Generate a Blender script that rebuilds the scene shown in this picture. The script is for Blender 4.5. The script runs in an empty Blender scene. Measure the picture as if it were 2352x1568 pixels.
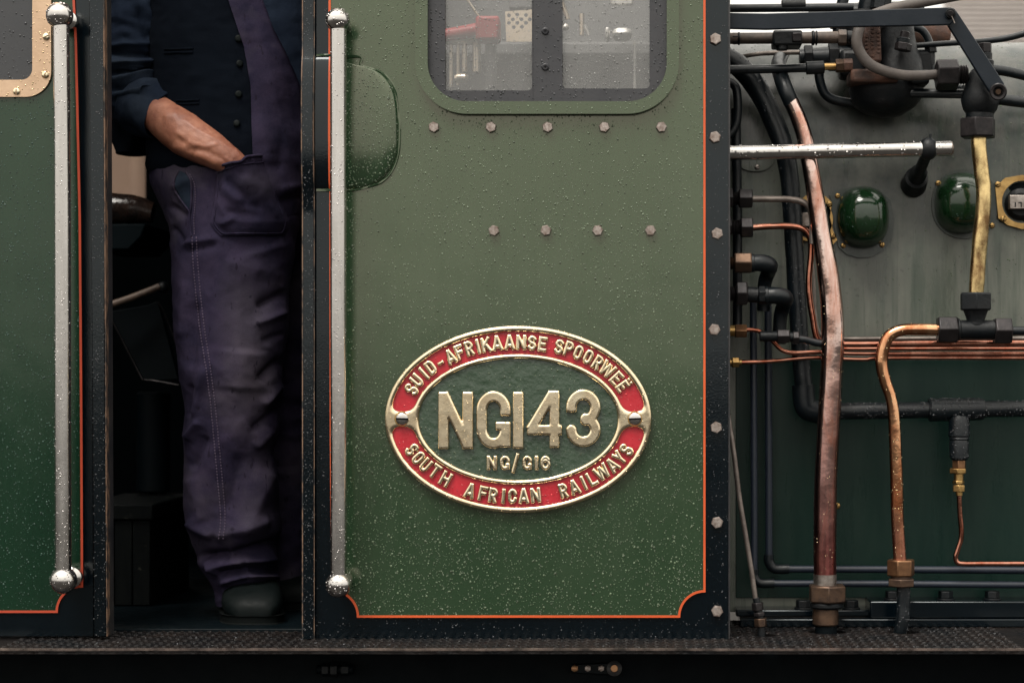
import bpy, bmesh, math, random
import numpy as np
from mathutils import Vector, Matrix, noise
from mathutils.bvhtree import BVHTree

random.seed(7)
rng = np.random.default_rng(7)
rad = math.radians
sc = bpy.context.scene

# ------------------------------------------------------------------ camera, world, sun, exposure
S = 2.0 / 2352.0            # metres for one unit of the layout drawing on the plane of the cab side
DIST = 4.0                  # camera to cab side
VX, VY = 1450.0, 850.0      # where the camera axis meets the cab side, in drawing units
CX, CZ = (VX - 1176) * S, (1467 - VY) * S

cam_d = bpy.data.cameras.new('camera')
cam = bpy.data.objects.new('camera', cam_d)
sc.collection.objects.link(cam)
cam.location = (CX, -DIST, CZ)
cam.rotation_euler = (rad(90), 0, 0)
cam_d.sensor_width = 36
cam_d.lens = 36 * DIST / 2.0
cam_d.shift_x = (1176 - VX) / 2352
cam_d.shift_y = (VY - 784) / 2352
cam_d.clip_start = 0.05
cam_d.clip_end = 2000
cam_d.dof.use_dof = True
cam_d.dof.focus_distance = DIST + 0.05
cam_d.dof.aperture_fstop = 3.2
sc.camera = cam

SUN_EL, SUN_AZ = rad(60), rad(-26)      # high, in front of the cab side, a little to the left
w = bpy.data.worlds.new('World')
sc.world = w
w.use_nodes = True
wt = w.node_tree
for n in list(wt.nodes):
    wt.nodes.remove(n)
sky = wt.nodes.new('ShaderNodeTexSky')
sky.sky_type = 'NISHITA'
sky.sun_disc = False
sky.sun_elevation = SUN_EL
sky.sun_rotation = rad(180) - SUN_AZ
sky.air_density = 1.0
sky.dust_density = 1.0
sky.ozone_density = 1.0
hsv = wt.nodes.new('ShaderNodeHueSaturation')
hsv.inputs['Saturation'].default_value = 0.12       # overcast: the cloud takes the blue out
tint = wt.nodes.new('ShaderNodeMix')
tint.data_type = 'RGBA'
tint.blend_type = 'MULTIPLY'
tint.inputs[0].default_value = 1.0
tint.inputs[7].default_value = (1.0, 0.955, 0.875, 1)
bg = wt.nodes.new('ShaderNodeBackground')
bg.inputs['Strength'].default_value = 0.10
wo = wt.nodes.new('ShaderNodeOutputWorld')
wt.links.new(sky.outputs[0], hsv.inputs['Color'])
cloud = wt.nodes.new('ShaderNodeMix')                # an even layer of cloud over the clear sky
cloud.data_type = 'RGBA'
cloud.inputs[0].default_value = 0.85
# standard overcast sky: the zenith three times as bright as the horizon
wtc = wt.nodes.new('ShaderNodeTexCoord')
wsx = wt.nodes.new('ShaderNodeSeparateXYZ')
wmr = wt.nodes.new('ShaderNodeMapRange')
wmr.inputs['To Min'].default_value = 5.5
wmr.inputs['To Max'].default_value = 16.5
wt.links.new(wtc.outputs['Generated'], wsx.inputs[0])
wt.links.new(wsx.outputs['Z'], wmr.inputs['Value'])
wt.links.new(wmr.outputs[0], cloud.inputs[7])
wt.links.new(hsv.outputs[0], cloud.inputs[6])
wt.links.new(cloud.outputs[2], tint.inputs[6])
wt.links.new(tint.outputs[2], bg.inputs['Color'])
wt.links.new(bg.outputs[0], wo.inputs['Surface'])

sun_d = bpy.data.lights.new('sun', 'SUN')
sun_d.energy = 1.5
sun_d.angle = rad(24)
sun_d.color = (1.0, 0.95, 0.88)
sun = bpy.data.objects.new('sun', sun_d)
sc.collection.objects.link(sun)
sdir = Vector((math.sin(SUN_AZ) * math.cos(SUN_EL), -math.cos(SUN_AZ) * math.cos(SUN_EL), math.sin(SUN_EL)))
sun.rotation_euler = sdir.to_track_quat('Z', 'Y').to_euler()
sun.location = sdir * 20

sc.view_settings.view_transform = 'Standard'
sc.view_settings.look = 'None'
sc.view_settings.exposure = 0.9
sc.view_settings.gamma = 1.0
sc.view_settings.use_curve_mapping = False
sc.render.engine = 'CYCLES'
sc.cycles.use_denoising = True
sc.cycles.max_bounces = 8
sc.cycles.transparent_max_bounces = 16
sc.cycles.caustics_reflective = False
sc.cycles.caustics_refractive = False
sc.cycles.sample_clamp_indirect = 4.0

# ------------------------------------------------------------------ helpers
def P(px, py, y=0.0):
    """point at depth y (metres behind the cab side) from drawing coordinates"""
    k = (DIST + y) / DIST
    return Vector((CX + (px - VX) * S * k, y, CZ - (py - VY) * S * k))

def Rr(px, y=0.0):
    return px * S * (DIST + y) / DIST

ORG = {}
def link(o):
    sc.collection.objects.link(o)
    return o

def tag(o, label=None, cat=None, group=None, kind=None):
    if label: o['label'] = label
    if cat: o['category'] = cat
    if group: o['group'] = group
    if kind: o['kind'] = kind
    return o

def thing(name, label, cat, loc=(0, 0, 0), group=None, kind=None):
    o = link(bpy.data.objects.new(name, None))
    o.empty_display_size = 0.05
    o.location = loc
    ORG[o.name] = Vector(loc)
    return tag(o, label, cat, group, kind)

def mesh_obj(name, verts, faces, mat, parent=None, smooth=35, bevel=0, mats=None, midx=None):
    V = np.asarray(verts, float).reshape(-1, 3)
    if parent is not None:
        org = ORG[parent.name]
    else:
        lo, hi = V.min(0), V.max(0)
        org = Vector(((lo[0] + hi[0]) / 2, (lo[1] + hi[1]) / 2, lo[2]))
    V = V - np.array(org)
    me = bpy.data.meshes.new(name)
    me.from_pydata(V.tolist(), [], [list(f) for f in faces])
    me.validate()
    if smooth is not None:
        me.polygons.foreach_set('use_smooth', [True] * len(me.polygons))
        if smooth < 179:
            me.set_sharp_from_angle(angle=rad(smooth))
    me.materials.append(mat)
    me.update()
    o = link(bpy.data.objects.new(name, me))
    if parent is not None:
        o.parent = parent
    else:
        o.location = org
    ORG[o.name] = Vector(org)
    if bevel:
        b = o.modifiers.new('bevel', 'BEVEL')
        b.width = bevel
        b.segments = 2
        b.limit_method = 'ANGLE'
        b.angle_limit = rad(40)
    return o

def catmull(pts, n=8):
    pts = [Vector(p) for p in pts]
    if len(pts) < 3:
        return pts
    out = []
    ext = [pts[0] * 2 - pts[1]] + pts + [pts[-1] * 2 - pts[-2]]
    for i in range(1, len(ext) - 2):
        p0, p1, p2, p3 = ext[i - 1], ext[i], ext[i + 1], ext[i + 2]
        for k in range(n):
            t = k / n
            out.append(0.5 * ((2 * p1) + (p2 - p0) * t + (2 * p0 - 5 * p1 + 4 * p2 - p3) * t * t + (3 * p1 - p0 - 3 * p2 + p3) * t ** 3))
    out.append(pts[-1])
    return out

class MB:
    def __init__(self):
        self.v, self.f = [], []
    def add(self, vs, fs):
        b = len(self.v)
        self.v += [tuple(v) for v in vs]
        self.f += [tuple(i + b for i in f) for f in fs]
        return self
    def box(self, x0, x1, y0, y1, z0, z1):
        vs = [(x, y, z) for x in (x0, x1) for y in (y0, y1) for z in (z0, z1)]
        fs = [(0, 1, 3, 2), (4, 6, 7, 5), (0, 4, 5, 1), (2, 3, 7, 6), (0, 2, 6, 4), (1, 5, 7, 3)]
        return self.add(vs, fs)
    def pbox(self, px0, px1, py0, py1, y0, y1):
        """box whose front face fills a drawing rectangle at depth y0"""
        a, b = P(px0, py1, y0), P(px1, py0, y0)
        return self.box(a.x, b.x, y0, y1, a.z, b.z)
    def prism(self, poly, y0, y1):
        """poly of (x,z) world points, ordered, extruded in y"""
        n = len(poly)
        vs = [(x, y0, z) for x, z in poly] + [(x, y1, z) for x, z in poly]
        area = sum(poly[i][0] * poly[(i + 1) % n][1] - poly[(i + 1) % n][0] * poly[i][1] for i in range(n))
        a = list(range(n)); bb = list(range(2 * n - 1, n - 1, -1))
        if area < 0:
            a = a[::-1]; bb = bb[::-1]
        fs = [a, bb]
        for i in range(n):
            j = (i + 1) % n
            q = (i, i + n, j + n, j)
            fs.append(q if area > 0 else q[::-1])
        return self.add(vs, fs)
    def xprism(self, prof, x0, x1):
        """closed profile of (y,z) extruded in x"""
        n = len(prof)
        vs = [(x0, y, z) for y, z in prof] + [(x1, y, z) for y, z in prof]
        area = sum(prof[i][0] * prof[(i + 1) % n][1] - prof[(i + 1) % n][0] * prof[i][1] for i in range(n))
        a, b = list(range(n)), list(range(2 * n - 1, n - 1, -1))
        fs = [a[::-1], b[::-1]] if area > 0 else [a, b]
        for i in range(n):
            j = (i + 1) % n
            q = (i, j, j + n, i + n)
            fs.append(q if area > 0 else q[::-1])
        return self.add(vs, fs)
    def tube(self, pts, r, seg=16, n=8, cap=True, wob=0.0, smooth=True):
        ctrl = [Vector(p) for p in pts]
        m = len(ctrl)
        rs = r if isinstance(r, (list, tuple)) else [r] * m
        pp = catmull(ctrl, n) if (smooth and m > 2) else ctrl
        k = len(pp)
        def rad_at(i):
            t = i / (k - 1) * (m - 1)
            a = min(int(t), m - 2)
            return rs[a] + (rs[a + 1] - rs[a]) * (t - a)
        tang = []
        for i in range(k):
            d = pp[min(i + 1, k - 1)] - pp[max(i - 1, 0)]
            tang.append(d.normalized())
        up = Vector((0, 1, 0)) if abs(tang[0].y) < 0.9 else Vector((1, 0, 0))
        nrm = (up - tang[0] * up.dot(tang[0])).normalized()
        vs, fs = [], []
        for i in range(k):
            if i:
                nrm = (nrm - tang[i] * nrm.dot(tang[i])).normalized()
            bn = tang[i].cross(nrm)
            for j in range(seg):
                a = 2 * math.pi * j / seg
                rr = rad_at(i)
                if wob:
                    q = pp[i] * 22 + Vector((math.cos(a), math.sin(a), 0)) * 0.8
                    rr *= 1 + wob * noise.noise(q)
                vs.append(pp[i] + (nrm * math.cos(a) + bn * math.sin(a)) * rr)
        for i in range(k - 1):
            for j in range(seg):
                j2 = (j + 1) % seg
                fs.append((i * seg + j, i * seg + j2, (i + 1) * seg + j2, (i + 1) * seg + j))
        if cap:
            fs.append(tuple(range(seg - 1, -1, -1)))
            fs.append(tuple((k - 1) * seg + j for j in range(seg)))
        return self.add(vs, fs)
    def lathe(self, p0, p1, prof, seg=24, rot=0.0, sx=1.0):
        """prof: list of (t 0..1 along p0-p1, radius)"""
        p0, p1 = Vector(p0), Vector(p1)
        d = (p1 - p0)
        t = d.normalized()
        up = Vector((0, 0, 1)) if abs(t.z) < 0.9 else Vector((0, 1, 0))
        a1 = (up - t * up.dot(t)).normalized()
        b1 = t.cross(a1)
        vs, fs = [], []
        for tt, r in prof:
            c = p0 + d * tt
            for j in range(seg):
                a = 2 * math.pi * j / seg + rot
                vs.append(c + (a1 * math.cos(a) * sx + b1 * math.sin(a)) * r)
        m = len(prof)
        for i in range(m - 1):
            for j in range(seg):
                j2 = (j + 1) % seg
                fs.append((i * seg + j, i * seg + j2, (i + 1) * seg + j2, (i + 1) * seg + j))
        fs.append(tuple(range(seg - 1, -1, -1)))
        fs.append(tuple((m - 1) * seg + j for j in range(seg)))
        return self.add(vs, fs)
    def cyl(self, p0, p1, r, seg=24, ch=0.12):
        L = (Vector(p1) - Vector(p0)).length
        e = min(0.3, ch * r / max(L, 1e-6))
        return self.lathe(p0, p1, [(0, r * (1 - ch)), (e, r), (1 - e, r), (1, r * (1 - ch))], seg)
    def hexn(self, p0, p1, r, rot=0.0, ch=0.1):
        L = (Vector(p1) - Vector(p0)).length
        e = min(0.3, 0.5 * ch * r / max(L, 1e-6))
        return self.lathe(p0, p1, [(0, r * (1 - ch)), (e, r), (1 - e, r), (1, r * (1 - ch))], 6, rot)
    def ball(self, c, r, seg=32, rings=20, sc=(1, 1, 1)):
        c = Vector(c)
        vs, fs = [], []
        for i in range(rings + 1):
            th = math.pi * i / rings
            for j in range(seg):
                a = 2 * math.pi * j / seg
                vs.append(c + Vector((math.sin(th) * math.cos(a) * sc[0], math.sin(th) * math.sin(a) * sc[1], math.cos(th) * sc[2])) * r)
        for i in range(rings):
            for j in range(seg):
                j2 = (j + 1) % seg
                fs.append((i * seg + j, (i + 1) * seg + j, (i + 1) * seg + j2, i * seg + j2))
        return self.add(vs, fs)
    def build(self, name, mat, parent=None, smooth=35, bevel=0):
        o = mesh_obj(name, self.v, self.f, mat, parent, None, bevel)
        bm = bmesh.new()
        bm.from_mesh(o.data)
        bmesh.ops.recalc_face_normals(bm, faces=bm.faces)
        bm.to_mesh(o.data)
        bm.free()
        if smooth is not None:
            o.data.polygons.foreach_set('use_smooth', [True] * len(o.data.polygons))
            if smooth < 179:
                o.data.set_sharp_from_angle(angle=rad(smooth))
        return o

def poly_px(pts, y):
    return [(P(a, b, y).x, P(a, b, y).z) for a, b in pts]

def fill_poly(outer, holes, y0, y1):
    """flat sheet with holes (x,z loops), front at y0, back at y1; returns verts, faces"""
    cu = bpy.data.curves.new('tmp', 'CURVE')
    cu.dimensions = '2D'
    cu.fill_mode = 'BOTH'
    cu.extrude = abs(y1 - y0) / 2
    for loop in [outer] + list(holes):
        sp = cu.splines.new('POLY')
        sp.points.add(len(loop) - 1)
        for p, (x, z) in zip(sp.points, loop):
            p.co = (x, z, 0, 1)
        sp.use_cyclic_u = True
    ob = bpy.data.objects.new('tmp', cu)
    link(ob)
    dg = bpy.context.evaluated_depsgraph_get()
    me = bpy.data.meshes.new_from_object(ob.evaluated_get(dg))
    ym = (y0 + y1) / 2
    vs = [(v.co.x, ym - v.co.z, v.co.y) for v in me.vertices]
    fs = [tuple(p.vertices) for p in me.polygons]
    bpy.data.objects.remove(ob)
    bpy.data.curves.remove(cu)
    bpy.data.meshes.remove(me)
    return vs, fs

def round_rect(x0, x1, z0, z1, r, n=12):
    out = []
    for cx, cz, a0 in ((x1 - r, z1 - r, 0), (x0 + r, z1 - r, 90), (x0 + r, z0 + r, 180), (x1 - r, z0 + r, 270)):
        for i in range(n + 1):
            a = rad(a0 + 90 * i / n)
            out.append((cx + r * math.cos(a), cz + r * math.sin(a)))
    return out

# ------------------------------------------------------------------ materials
MATS = {}
def nodes_of(name):
    m = bpy.data.materials.new(name)
    m.use_nodes = True
    nt = m.node_tree
    return m, nt, nt.nodes['Principled BSDF']

def nd(nt, kind, **kw):
    n = nt.nodes.new(kind)
    for k, v in kw.items():
        setattr(n, k, v)
    return n

def coord(nt, scale=(1, 1, 1), kind='Object'):
    tc = nd(nt, 'ShaderNodeNewGeometry')
    mp = nd(nt, 'ShaderNodeMapping')
    mp.inputs['Scale'].default_value = scale
    nt.links.new(tc.outputs['Position'], mp.inputs['Vector'])
    return mp.outputs[0]

def ntex(nt, vec, scale, detail=4, rough=0.6, dist=0.0):
    n = nd(nt, 'ShaderNodeTexNoise')
    n.inputs['Scale'].default_value = scale
    n.inputs['Detail'].default_value = detail
    n.inputs['Roughness'].default_value = rough
    n.inputs['Distortion'].default_value = dist
    nt.links.new(vec, n.inputs['Vector'])
    return n.outputs['Fac']

def ramp(nt, fac, a, b, ca=(0, 0, 0, 1), cb=(1, 1, 1, 1)):
    r = nd(nt, 'ShaderNodeValToRGB')
    r.color_ramp.elements[0].position = a
    r.color_ramp.elements[1].position = b
    r.color_ramp.elements[0].color = ca
    r.color_ramp.elements[1].color = cb
    nt.links.new(fac, r.inputs[0])
    return r.outputs[0]

def mixc(nt, fac, a, b, blend='MIX'):
    m = nd(nt, 'ShaderNodeMix', data_type='RGBA', blend_type=blend)
    for sock, val in ((m.inputs[0], fac), (m.inputs[6], a), (m.inputs[7], b)):
        if hasattr(val, 'is_output'):
            nt.links.new(val, sock)
        elif isinstance(val, (int, float)):
            sock.default_value = val
        else:
            sock.default_value = tuple(val) + ((1,) if len(val) == 3 else ())
    return m.outputs[2]

def mathn(nt, op, a, b=None):
    m = nd(nt, 'ShaderNodeMath', operation=op)
    for sock, val in ((m.inputs[0], a), (m.inputs[1], b)):
        if val is None: continue
        if hasattr(val, 'is_output'):
            nt.links.new(val, sock)
        else:
            sock.default_value = val
    return m.outputs[0]

def bump(nt, bsdf, height, strength=0.3, dist=0.002, prev=None):
    b = nd(nt, 'ShaderNodeBump')
    b.inputs['Strength'].default_value = strength
    b.inputs['Distance'].default_value = dist
    nt.links.new(height, b.inputs['Height'])
    if prev is not None:
        nt.links.new(prev, b.inputs['Normal'])
    nt.links.new(b.outputs[0], bsdf.inputs['Normal'])
    return b.outputs[0]

def surface(name, col, col2=None, rough=0.5, rough2=None, metal=0.0, scale=6, stretch=(1, 1, 1), lo=0.35, hi=0.65,
            chips=None, chip_lo=0.68, chip_hi=0.72, chip_scale=30, bump_s=0.1, bump_scale=120, bump_d=0.001, warp=0.0, spec=0.5, coat=0.0, ior=1.5, stint=None):
    if name in MATS: return MATS[name]
    m, nt, b = nodes_of(name)
    v = coord(nt, stretch)
    v1 = coord(nt)
    f = ramp(nt, ntex(nt, v, scale, 5, 0.65), lo, hi)
    c = mixc(nt, f, col, col2 if col2 else [x * 1.25 for x in col])
    r0 = rough2 if rough2 is not None else rough * 1.25
    rr = mathn(nt, 'ADD', mathn(nt, 'MULTIPLY', ramp(nt, ntex(nt, v, scale * 1.7, 5, 0.7), 0.3, 0.7), r0 - rough), rough)
    met = None
    if chips:
        cf = ramp(nt, ntex(nt, v1, chip_scale, 6, 0.7), chip_lo, chip_hi)
        c = mixc(nt, cf, c, chips)
    nt.links.new(c, b.inputs['Base Color'])
    nt.links.new(rr, b.inputs['Roughness'])
    b.inputs['Metallic'].default_value = metal
    b.inputs['Specular IOR Level'].default_value = spec
    b.inputs['IOR'].default_value = ior
    if stint: b.inputs['Specular Tint'].default_value = tuple(stint) + (1,)
    if coat:
        b.inputs['Coat Weight'].default_value = coat
        b.inputs['Coat Roughness'].default_value = 0.08
    prev = None
    if warp:
        prev = bump(nt, b, ntex(nt, v1, 5, 2, 0.5), warp, 0.02)
    if bump_s:
        bump(nt, b, ntex(nt, v1, bump_scale, 4, 0.6), bump_s, bump_d, prev)
    MATS[name] = m
    return m

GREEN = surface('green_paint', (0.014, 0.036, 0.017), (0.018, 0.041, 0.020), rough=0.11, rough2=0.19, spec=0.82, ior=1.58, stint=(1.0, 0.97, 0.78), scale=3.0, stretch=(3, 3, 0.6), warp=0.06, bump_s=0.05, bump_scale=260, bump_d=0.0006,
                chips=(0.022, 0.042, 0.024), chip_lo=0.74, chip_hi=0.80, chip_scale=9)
GREEN_DIM_REFLECT = surface('deep_green_dim_reflect', (0.004, 0.020, 0.0105), (0.006, 0.025, 0.013), rough=0.10, rough2=0.17, spec=0.55, stint=(0.95, 1.0, 0.86), scale=3.0, stretch=(3, 3, 0.6), warp=0.07, bump_s=0.09, bump_scale=260, bump_d=0.0006)  # darker copy of the green; a dimmer reflection is put into the colour
GREEN_GLOSS = surface('gloss_green_paint', (0.005, 0.020, 0.007), (0.007, 0.026, 0.009), rough=0.10, rough2=0.2, bump_s=0.05, coat=0.3)
BLACK = surface('black_paint', (0.0008, 0.0026, 0.0042), (0.0015, 0.0036, 0.0056), rough=0.08, rough2=0.14, spec=0.42, stint=(0.9, 0.97, 1.0), scale=5, stretch=(2, 2, 0.6), warp=0.06, bump_s=0.12, bump_scale=240,
                chips=(0.05, 0.035, 0.028), chip_lo=0.72, chip_hi=0.76, chip_scale=38)
BLACK_WORN = surface('worn_black_steel', (0.012, 0.013, 0.016), (0.03, 0.028, 0.028), rough=0.38, rough2=0.6, scale=14, bump_s=0.5, bump_scale=90, bump_d=0.002,
                     chips=(0.12, 0.065, 0.04), chip_lo=0.66, chip_hi=0.74, chip_scale=60)
EDGE_RUST = surface('rusted_edge', (0.012, 0.011, 0.011), (0.16, 0.095, 0.06), rough=0.5, rough2=0.7, scale=60, lo=0.42, hi=0.56, stretch=(1, 1, 0.5), bump_s=0.4)
ORANGE = surface('orange_lining', (0.58, 0.088, 0.018), (0.50, 0.068, 0.015), rough=0.4, scale=9, bump_s=0.05)
STEEL = surface('polished_steel', (0.58, 0.56, 0.54), (0.46, 0.44, 0.42), rough=0.16, rough2=0.26, metal=1, scale=7, stretch=(4, 4, 0.5), bump_s=0.12, bump_scale=70)
STEEL_DULL = surface('dull_steel', (0.42, 0.38, 0.35), (0.20, 0.17, 0.15), rough=0.35, rough2=0.5, metal=1, scale=40, bump_s=0.4, bump_scale=220)
BOLT_M = surface('bolt_steel', (0.42, 0.37, 0.34), (0.18, 0.135, 0.115), rough=0.36, rough2=0.5, metal=0.85, scale=120, bump_s=0.5, bump_scale=420)
BRASS = surface('polished_brass', (0.87, 0.76, 0.55), (0.74, 0.60, 0.40), rough=0.14, rough2=0.24, metal=1, scale=25, bump_s=0.15, bump_scale=60)
BRASS_OLD = surface('tarnished_brass', (0.55, 0.36, 0.14), (0.30, 0.18, 0.07), rough=0.28, rough2=0.45, metal=1, scale=30, bump_s=0.3, bump_scale=90)
BRASS_PIPE = surface('mottled_brass', (0.74, 0.56, 0.27), (0.22, 0.13, 0.06), rough=0.16, rough2=0.40, metal=1, scale=26, lo=0.46, hi=0.66, stretch=(1, 1, 0.6), bump_s=0.35, bump_scale=40)
BRONZE_CREAM = surface('pale_bronze', (0.62, 0.44, 0.30), (0.52, 0.36, 0.24), rough=0.38, rough2=0.5, metal=0.75, scale=18, bump_s=0.25, bump_scale=180)
RED = surface('red_enamel', (0.46, 0.020, 0.032), (0.38, 0.014, 0.024), rough=0.24, rough2=0.34, scale=30, chips=(0.06, 0.02, 0.06), chip_lo=0.70, chip_hi=0.74, chip_scale=34, bump_s=0.35, bump_scale=110)
PLATE_GREEN = surface('plate_green', (0.022, 0.044, 0.024), (0.032, 0.058, 0.034), spec=0.8, rough=0.2, rough2=0.34, scale=20, chips=(0.02, 0.03, 0.10), chip_lo=0.72, chip_hi=0.75, chip_scale=22, bump_s=0.5, bump_scale=55, bump_d=0.003)
PIPE_BLACK = surface('black_pipe', (0.0015, 0.004, 0.0062), (0.0045, 0.007, 0.009), spec=0.38, rough=0.26, rough2=0.5, scale=16, bump_s=0.5, bump_scale=70, bump_d=0.0015,
                     chips=(0.07, 0.062, 0.058), chip_lo=0.70, chip_hi=0.73, chip_scale=26)
PIPE_BLUE = surface('blue_black_pipe', (0.008, 0.012, 0.022), (0.012, 0.018, 0.03), rough=0.4, scale=12, bump_s=0.2)
IRON = surface('dark_iron', (0.002, 0.0042, 0.006), (0.007, 0.0075, 0.0085), rough=0.34, rough2=0.6, scale=24, bump_s=0.6, bump_scale=110, bump_d=0.0015, spec=0.28)
IRON_NUT = surface('oiled_iron', (0.030, 0.026, 0.027), (0.014, 0.013, 0.014), rough=0.28, rough2=0.45, scale=40, bump_s=0.4, bump_scale=160, metal=0.5, spec=0.35)
RUST = surface('rusty_casting', (0.10, 0.045, 0.028), (0.045, 0.03, 0.026), rough=0.65, rough2=0.85, scale=30, bump_s=0.8, bump_scale=120, bump_d=0.002)
HOSE = surface('grey_hose', (0.11, 0.092, 0.082), (0.07, 0.06, 0.055), rough=0.55, rough2=0.7, scale=30, bump_s=0.3, bump_scale=200)
DUSTY = surface('dusty_brown_pipe', (0.10, 0.072, 0.056), (0.045, 0.036, 0.032), rough=0.5, rough2=0.7, scale=35, bump_s=0.5, bump_scale=180)
STEEL_PIPE = surface('grey_steel_pipe', (0.22, 0.19, 0.17), (0.12, 0.10, 0.09), rough=0.35, rough2=0.5, metal=0.7, scale=30, bump_s=0.3)
BRONZE_DARK = surface('dark_bronze', (0.14, 0.085, 0.055), (0.05, 0.034, 0.028), rough=0.32, rough2=0.48, metal=0.8, scale=22, bump_s=0.5, bump_scale=60)
BRONZE_NUT = surface('brown_bronze', (0.32, 0.17, 0.085), (0.17, 0.09, 0.05), rough=0.28, rough2=0.42, metal=0.9, scale=28, bump_s=0.3, bump_scale=80)
WOOD = surface('shaded_wood', (0.0012, 0.002, 0.0025), (0.003, 0.004, 0.004), rough=0.6, rough2=0.8, scale=12, stretch=(6, 6, 0.7), spec=0.08, chips=(0.04, 0.04, 0.032), chip_lo=0.63, chip_hi=0.68, chip_scale=22, bump_s=0.5, bump_scale=60)  # dark base holds the doorway's shade; the chips are wear
FLOOR_M = surface('shaded_floor', (0.0008, 0.003, 0.0045), (0.0018, 0.0045, 0.006), rough=0.4, rough2=0.6, spec=0.1, scale=14, bump_s=0.4)  # darkened to put the doorway's shade into the floor colour
INTERIOR = surface('cab_interior_black', (0.0008, 0.004, 0.006), (0.0014, 0.005, 0.007), rough=0.6, spec=0.1, scale=6, bump_s=0.2)  # black with the cab's teal shade put into its base
BOARD = surface('wet_tread_plate', (0.0035, 0.004, 0.005), (0.012, 0.009, 0.008), rough=0.2, rough2=0.5, scale=9, bump_s=0.9, bump_scale=70, bump_d=0.004, spec=0.18)
WORN_EDGE = surface('worn_bright_edge', (0.15, 0.115, 0.10), (0.03, 0.024, 0.022), rough=0.35, rough2=0.55, scale=26, metal=0.6, stretch=(1, 1, 1), bump_s=0.5)
UNDER = surface('shade_black', (0.0003, 0.0018, 0.0028), (0.0006, 0.0026, 0.004), rough=0.5, rough2=0.7, spec=0.1, scale=10, bump_s=0.3)  # near-black with a teal shadow tone put into it
GROUND_M = surface('wet_ballast', (0.020, 0.020, 0.020), (0.038, 0.035, 0.032), spec=0.04, rough=0.9, rough2=1.0, scale=3, bump_s=0.6, bump_scale=12, bump_d=0.02)
WALL_M = surface('pale_sheet_wall', (0.40, 0.36, 0.34), (0.33, 0.30, 0.28), rough=0.7, scale=1.5, bump_s=0.1)
BEIGE = surface('beige_wall', (0.16, 0.105, 0.075), (0.135, 0.09, 0.065), rough=0.8, scale=2.0, bump_s=0.2)
CREAM = surface('cream_metal', (0.98, 0.84, 0.68), (0.90, 0.74, 0.56), metal=0.9, rough=0.3, scale=20, bump_s=0.1)
WHITE_M = surface('white_enamel', (0.9, 0.88, 0.84), (0.8, 0.76, 0.7), metal=0.6, rough=0.35, scale=20, bump_s=0.1)
LEVER_RED = surface('red_lever_paint', (0.42, 0.03, 0.03), (0.34, 0.025, 0.025), rough=0.4, scale=12, bump_s=0.1)
GREY_IN = surface('grey_interior_paint', (0.20, 0.20, 0.20), (0.15, 0.15, 0.15), rough=0.6, scale=8, bump_s=0.1)
SKIN = None

def copper_mat(name, tarnish_z=None, hot=(0.68, 0.53, 0.48), dull=(0.17, 0.050, 0.046)):
    m, nt, b = nodes_of(name)
    v = coord(nt, (1, 1, 0.28))
    f = ramp(nt, ntex(nt, v, 24, 5, 0.65, 0.6), 0.40, 0.62)
    v2 = coord(nt, (3, 3, 0.10))
    streak = ramp(nt, ntex(nt, v2, 60, 3, 0.6), 0.40, 0.66)
    c = mixc(nt, f, hot, [h * k for h, k in zip(hot, (0.66, 0.42, 0.34))])
    rough = mathn(nt, 'ADD', mathn(nt, 'MULTIPLY', f, 0.12), 0.10)
    if tarnish_z is not None:
        g = nd(nt, 'ShaderNodeNewGeometry')
        sx = nd(nt, 'ShaderNodeSeparateXYZ')
        nt.links.new(g.outputs['Position'], sx.inputs[0])
        mr = nd(nt, 'ShaderNodeMapRange')
        mr.inputs['From Min'].default_value = tarnish_z[0]
        mr.inputs['From Max'].default_value = tarnish_z[1]
        mr.inputs['To Min'].default_value = 1
        mr.inputs['To Max'].default_value = 0
        zz = mathn(nt, 'ADD', sx.outputs[2], mathn(nt, 'MULTIPLY', mathn(nt, 'SUBTRACT', f, 0.5), 0.10))
        nt.links.new(zz, mr.inputs['Value'])
        tf = mr.outputs[0]
        c2 = mixc(nt, streak, dull, [d * 1.7 for d in dull])
        c = mixc(nt, tf, c, c2)
        rough = mathn(nt, 'ADD', rough, mathn(nt, 'MULTIPLY', tf, 0.14))
    spots = ramp(nt, ntex(nt, coord(nt), 130, 3, 0.6), 0.70, 0.76)
    c = mixc(nt, spots, c, (0.14, 0.06, 0.04))
    nt.links.new(c, b.inputs['Base Color'])
    nt.links.new(rough, b.inputs['Roughness'])
    b.inputs['Metallic'].default_value = 1
    bump(nt, b, ntex(nt, coord(nt), 38, 3, 0.5), 0.22, 0.003)
    return m
COPPER_BIG = copper_mat('big_copper', (0.10, 0.62))  # default pale copper puts the broad whitish highlight into the colour
COPPER = copper_mat('copper', (0.15, 0.30), hot=(0.64, 0.36, 0.20), dull=(0.36, 0.15, 0.10))
COPPER_THIN = copper_mat('thin_copper', None, hot=(0.44, 0.21, 0.15))

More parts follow.
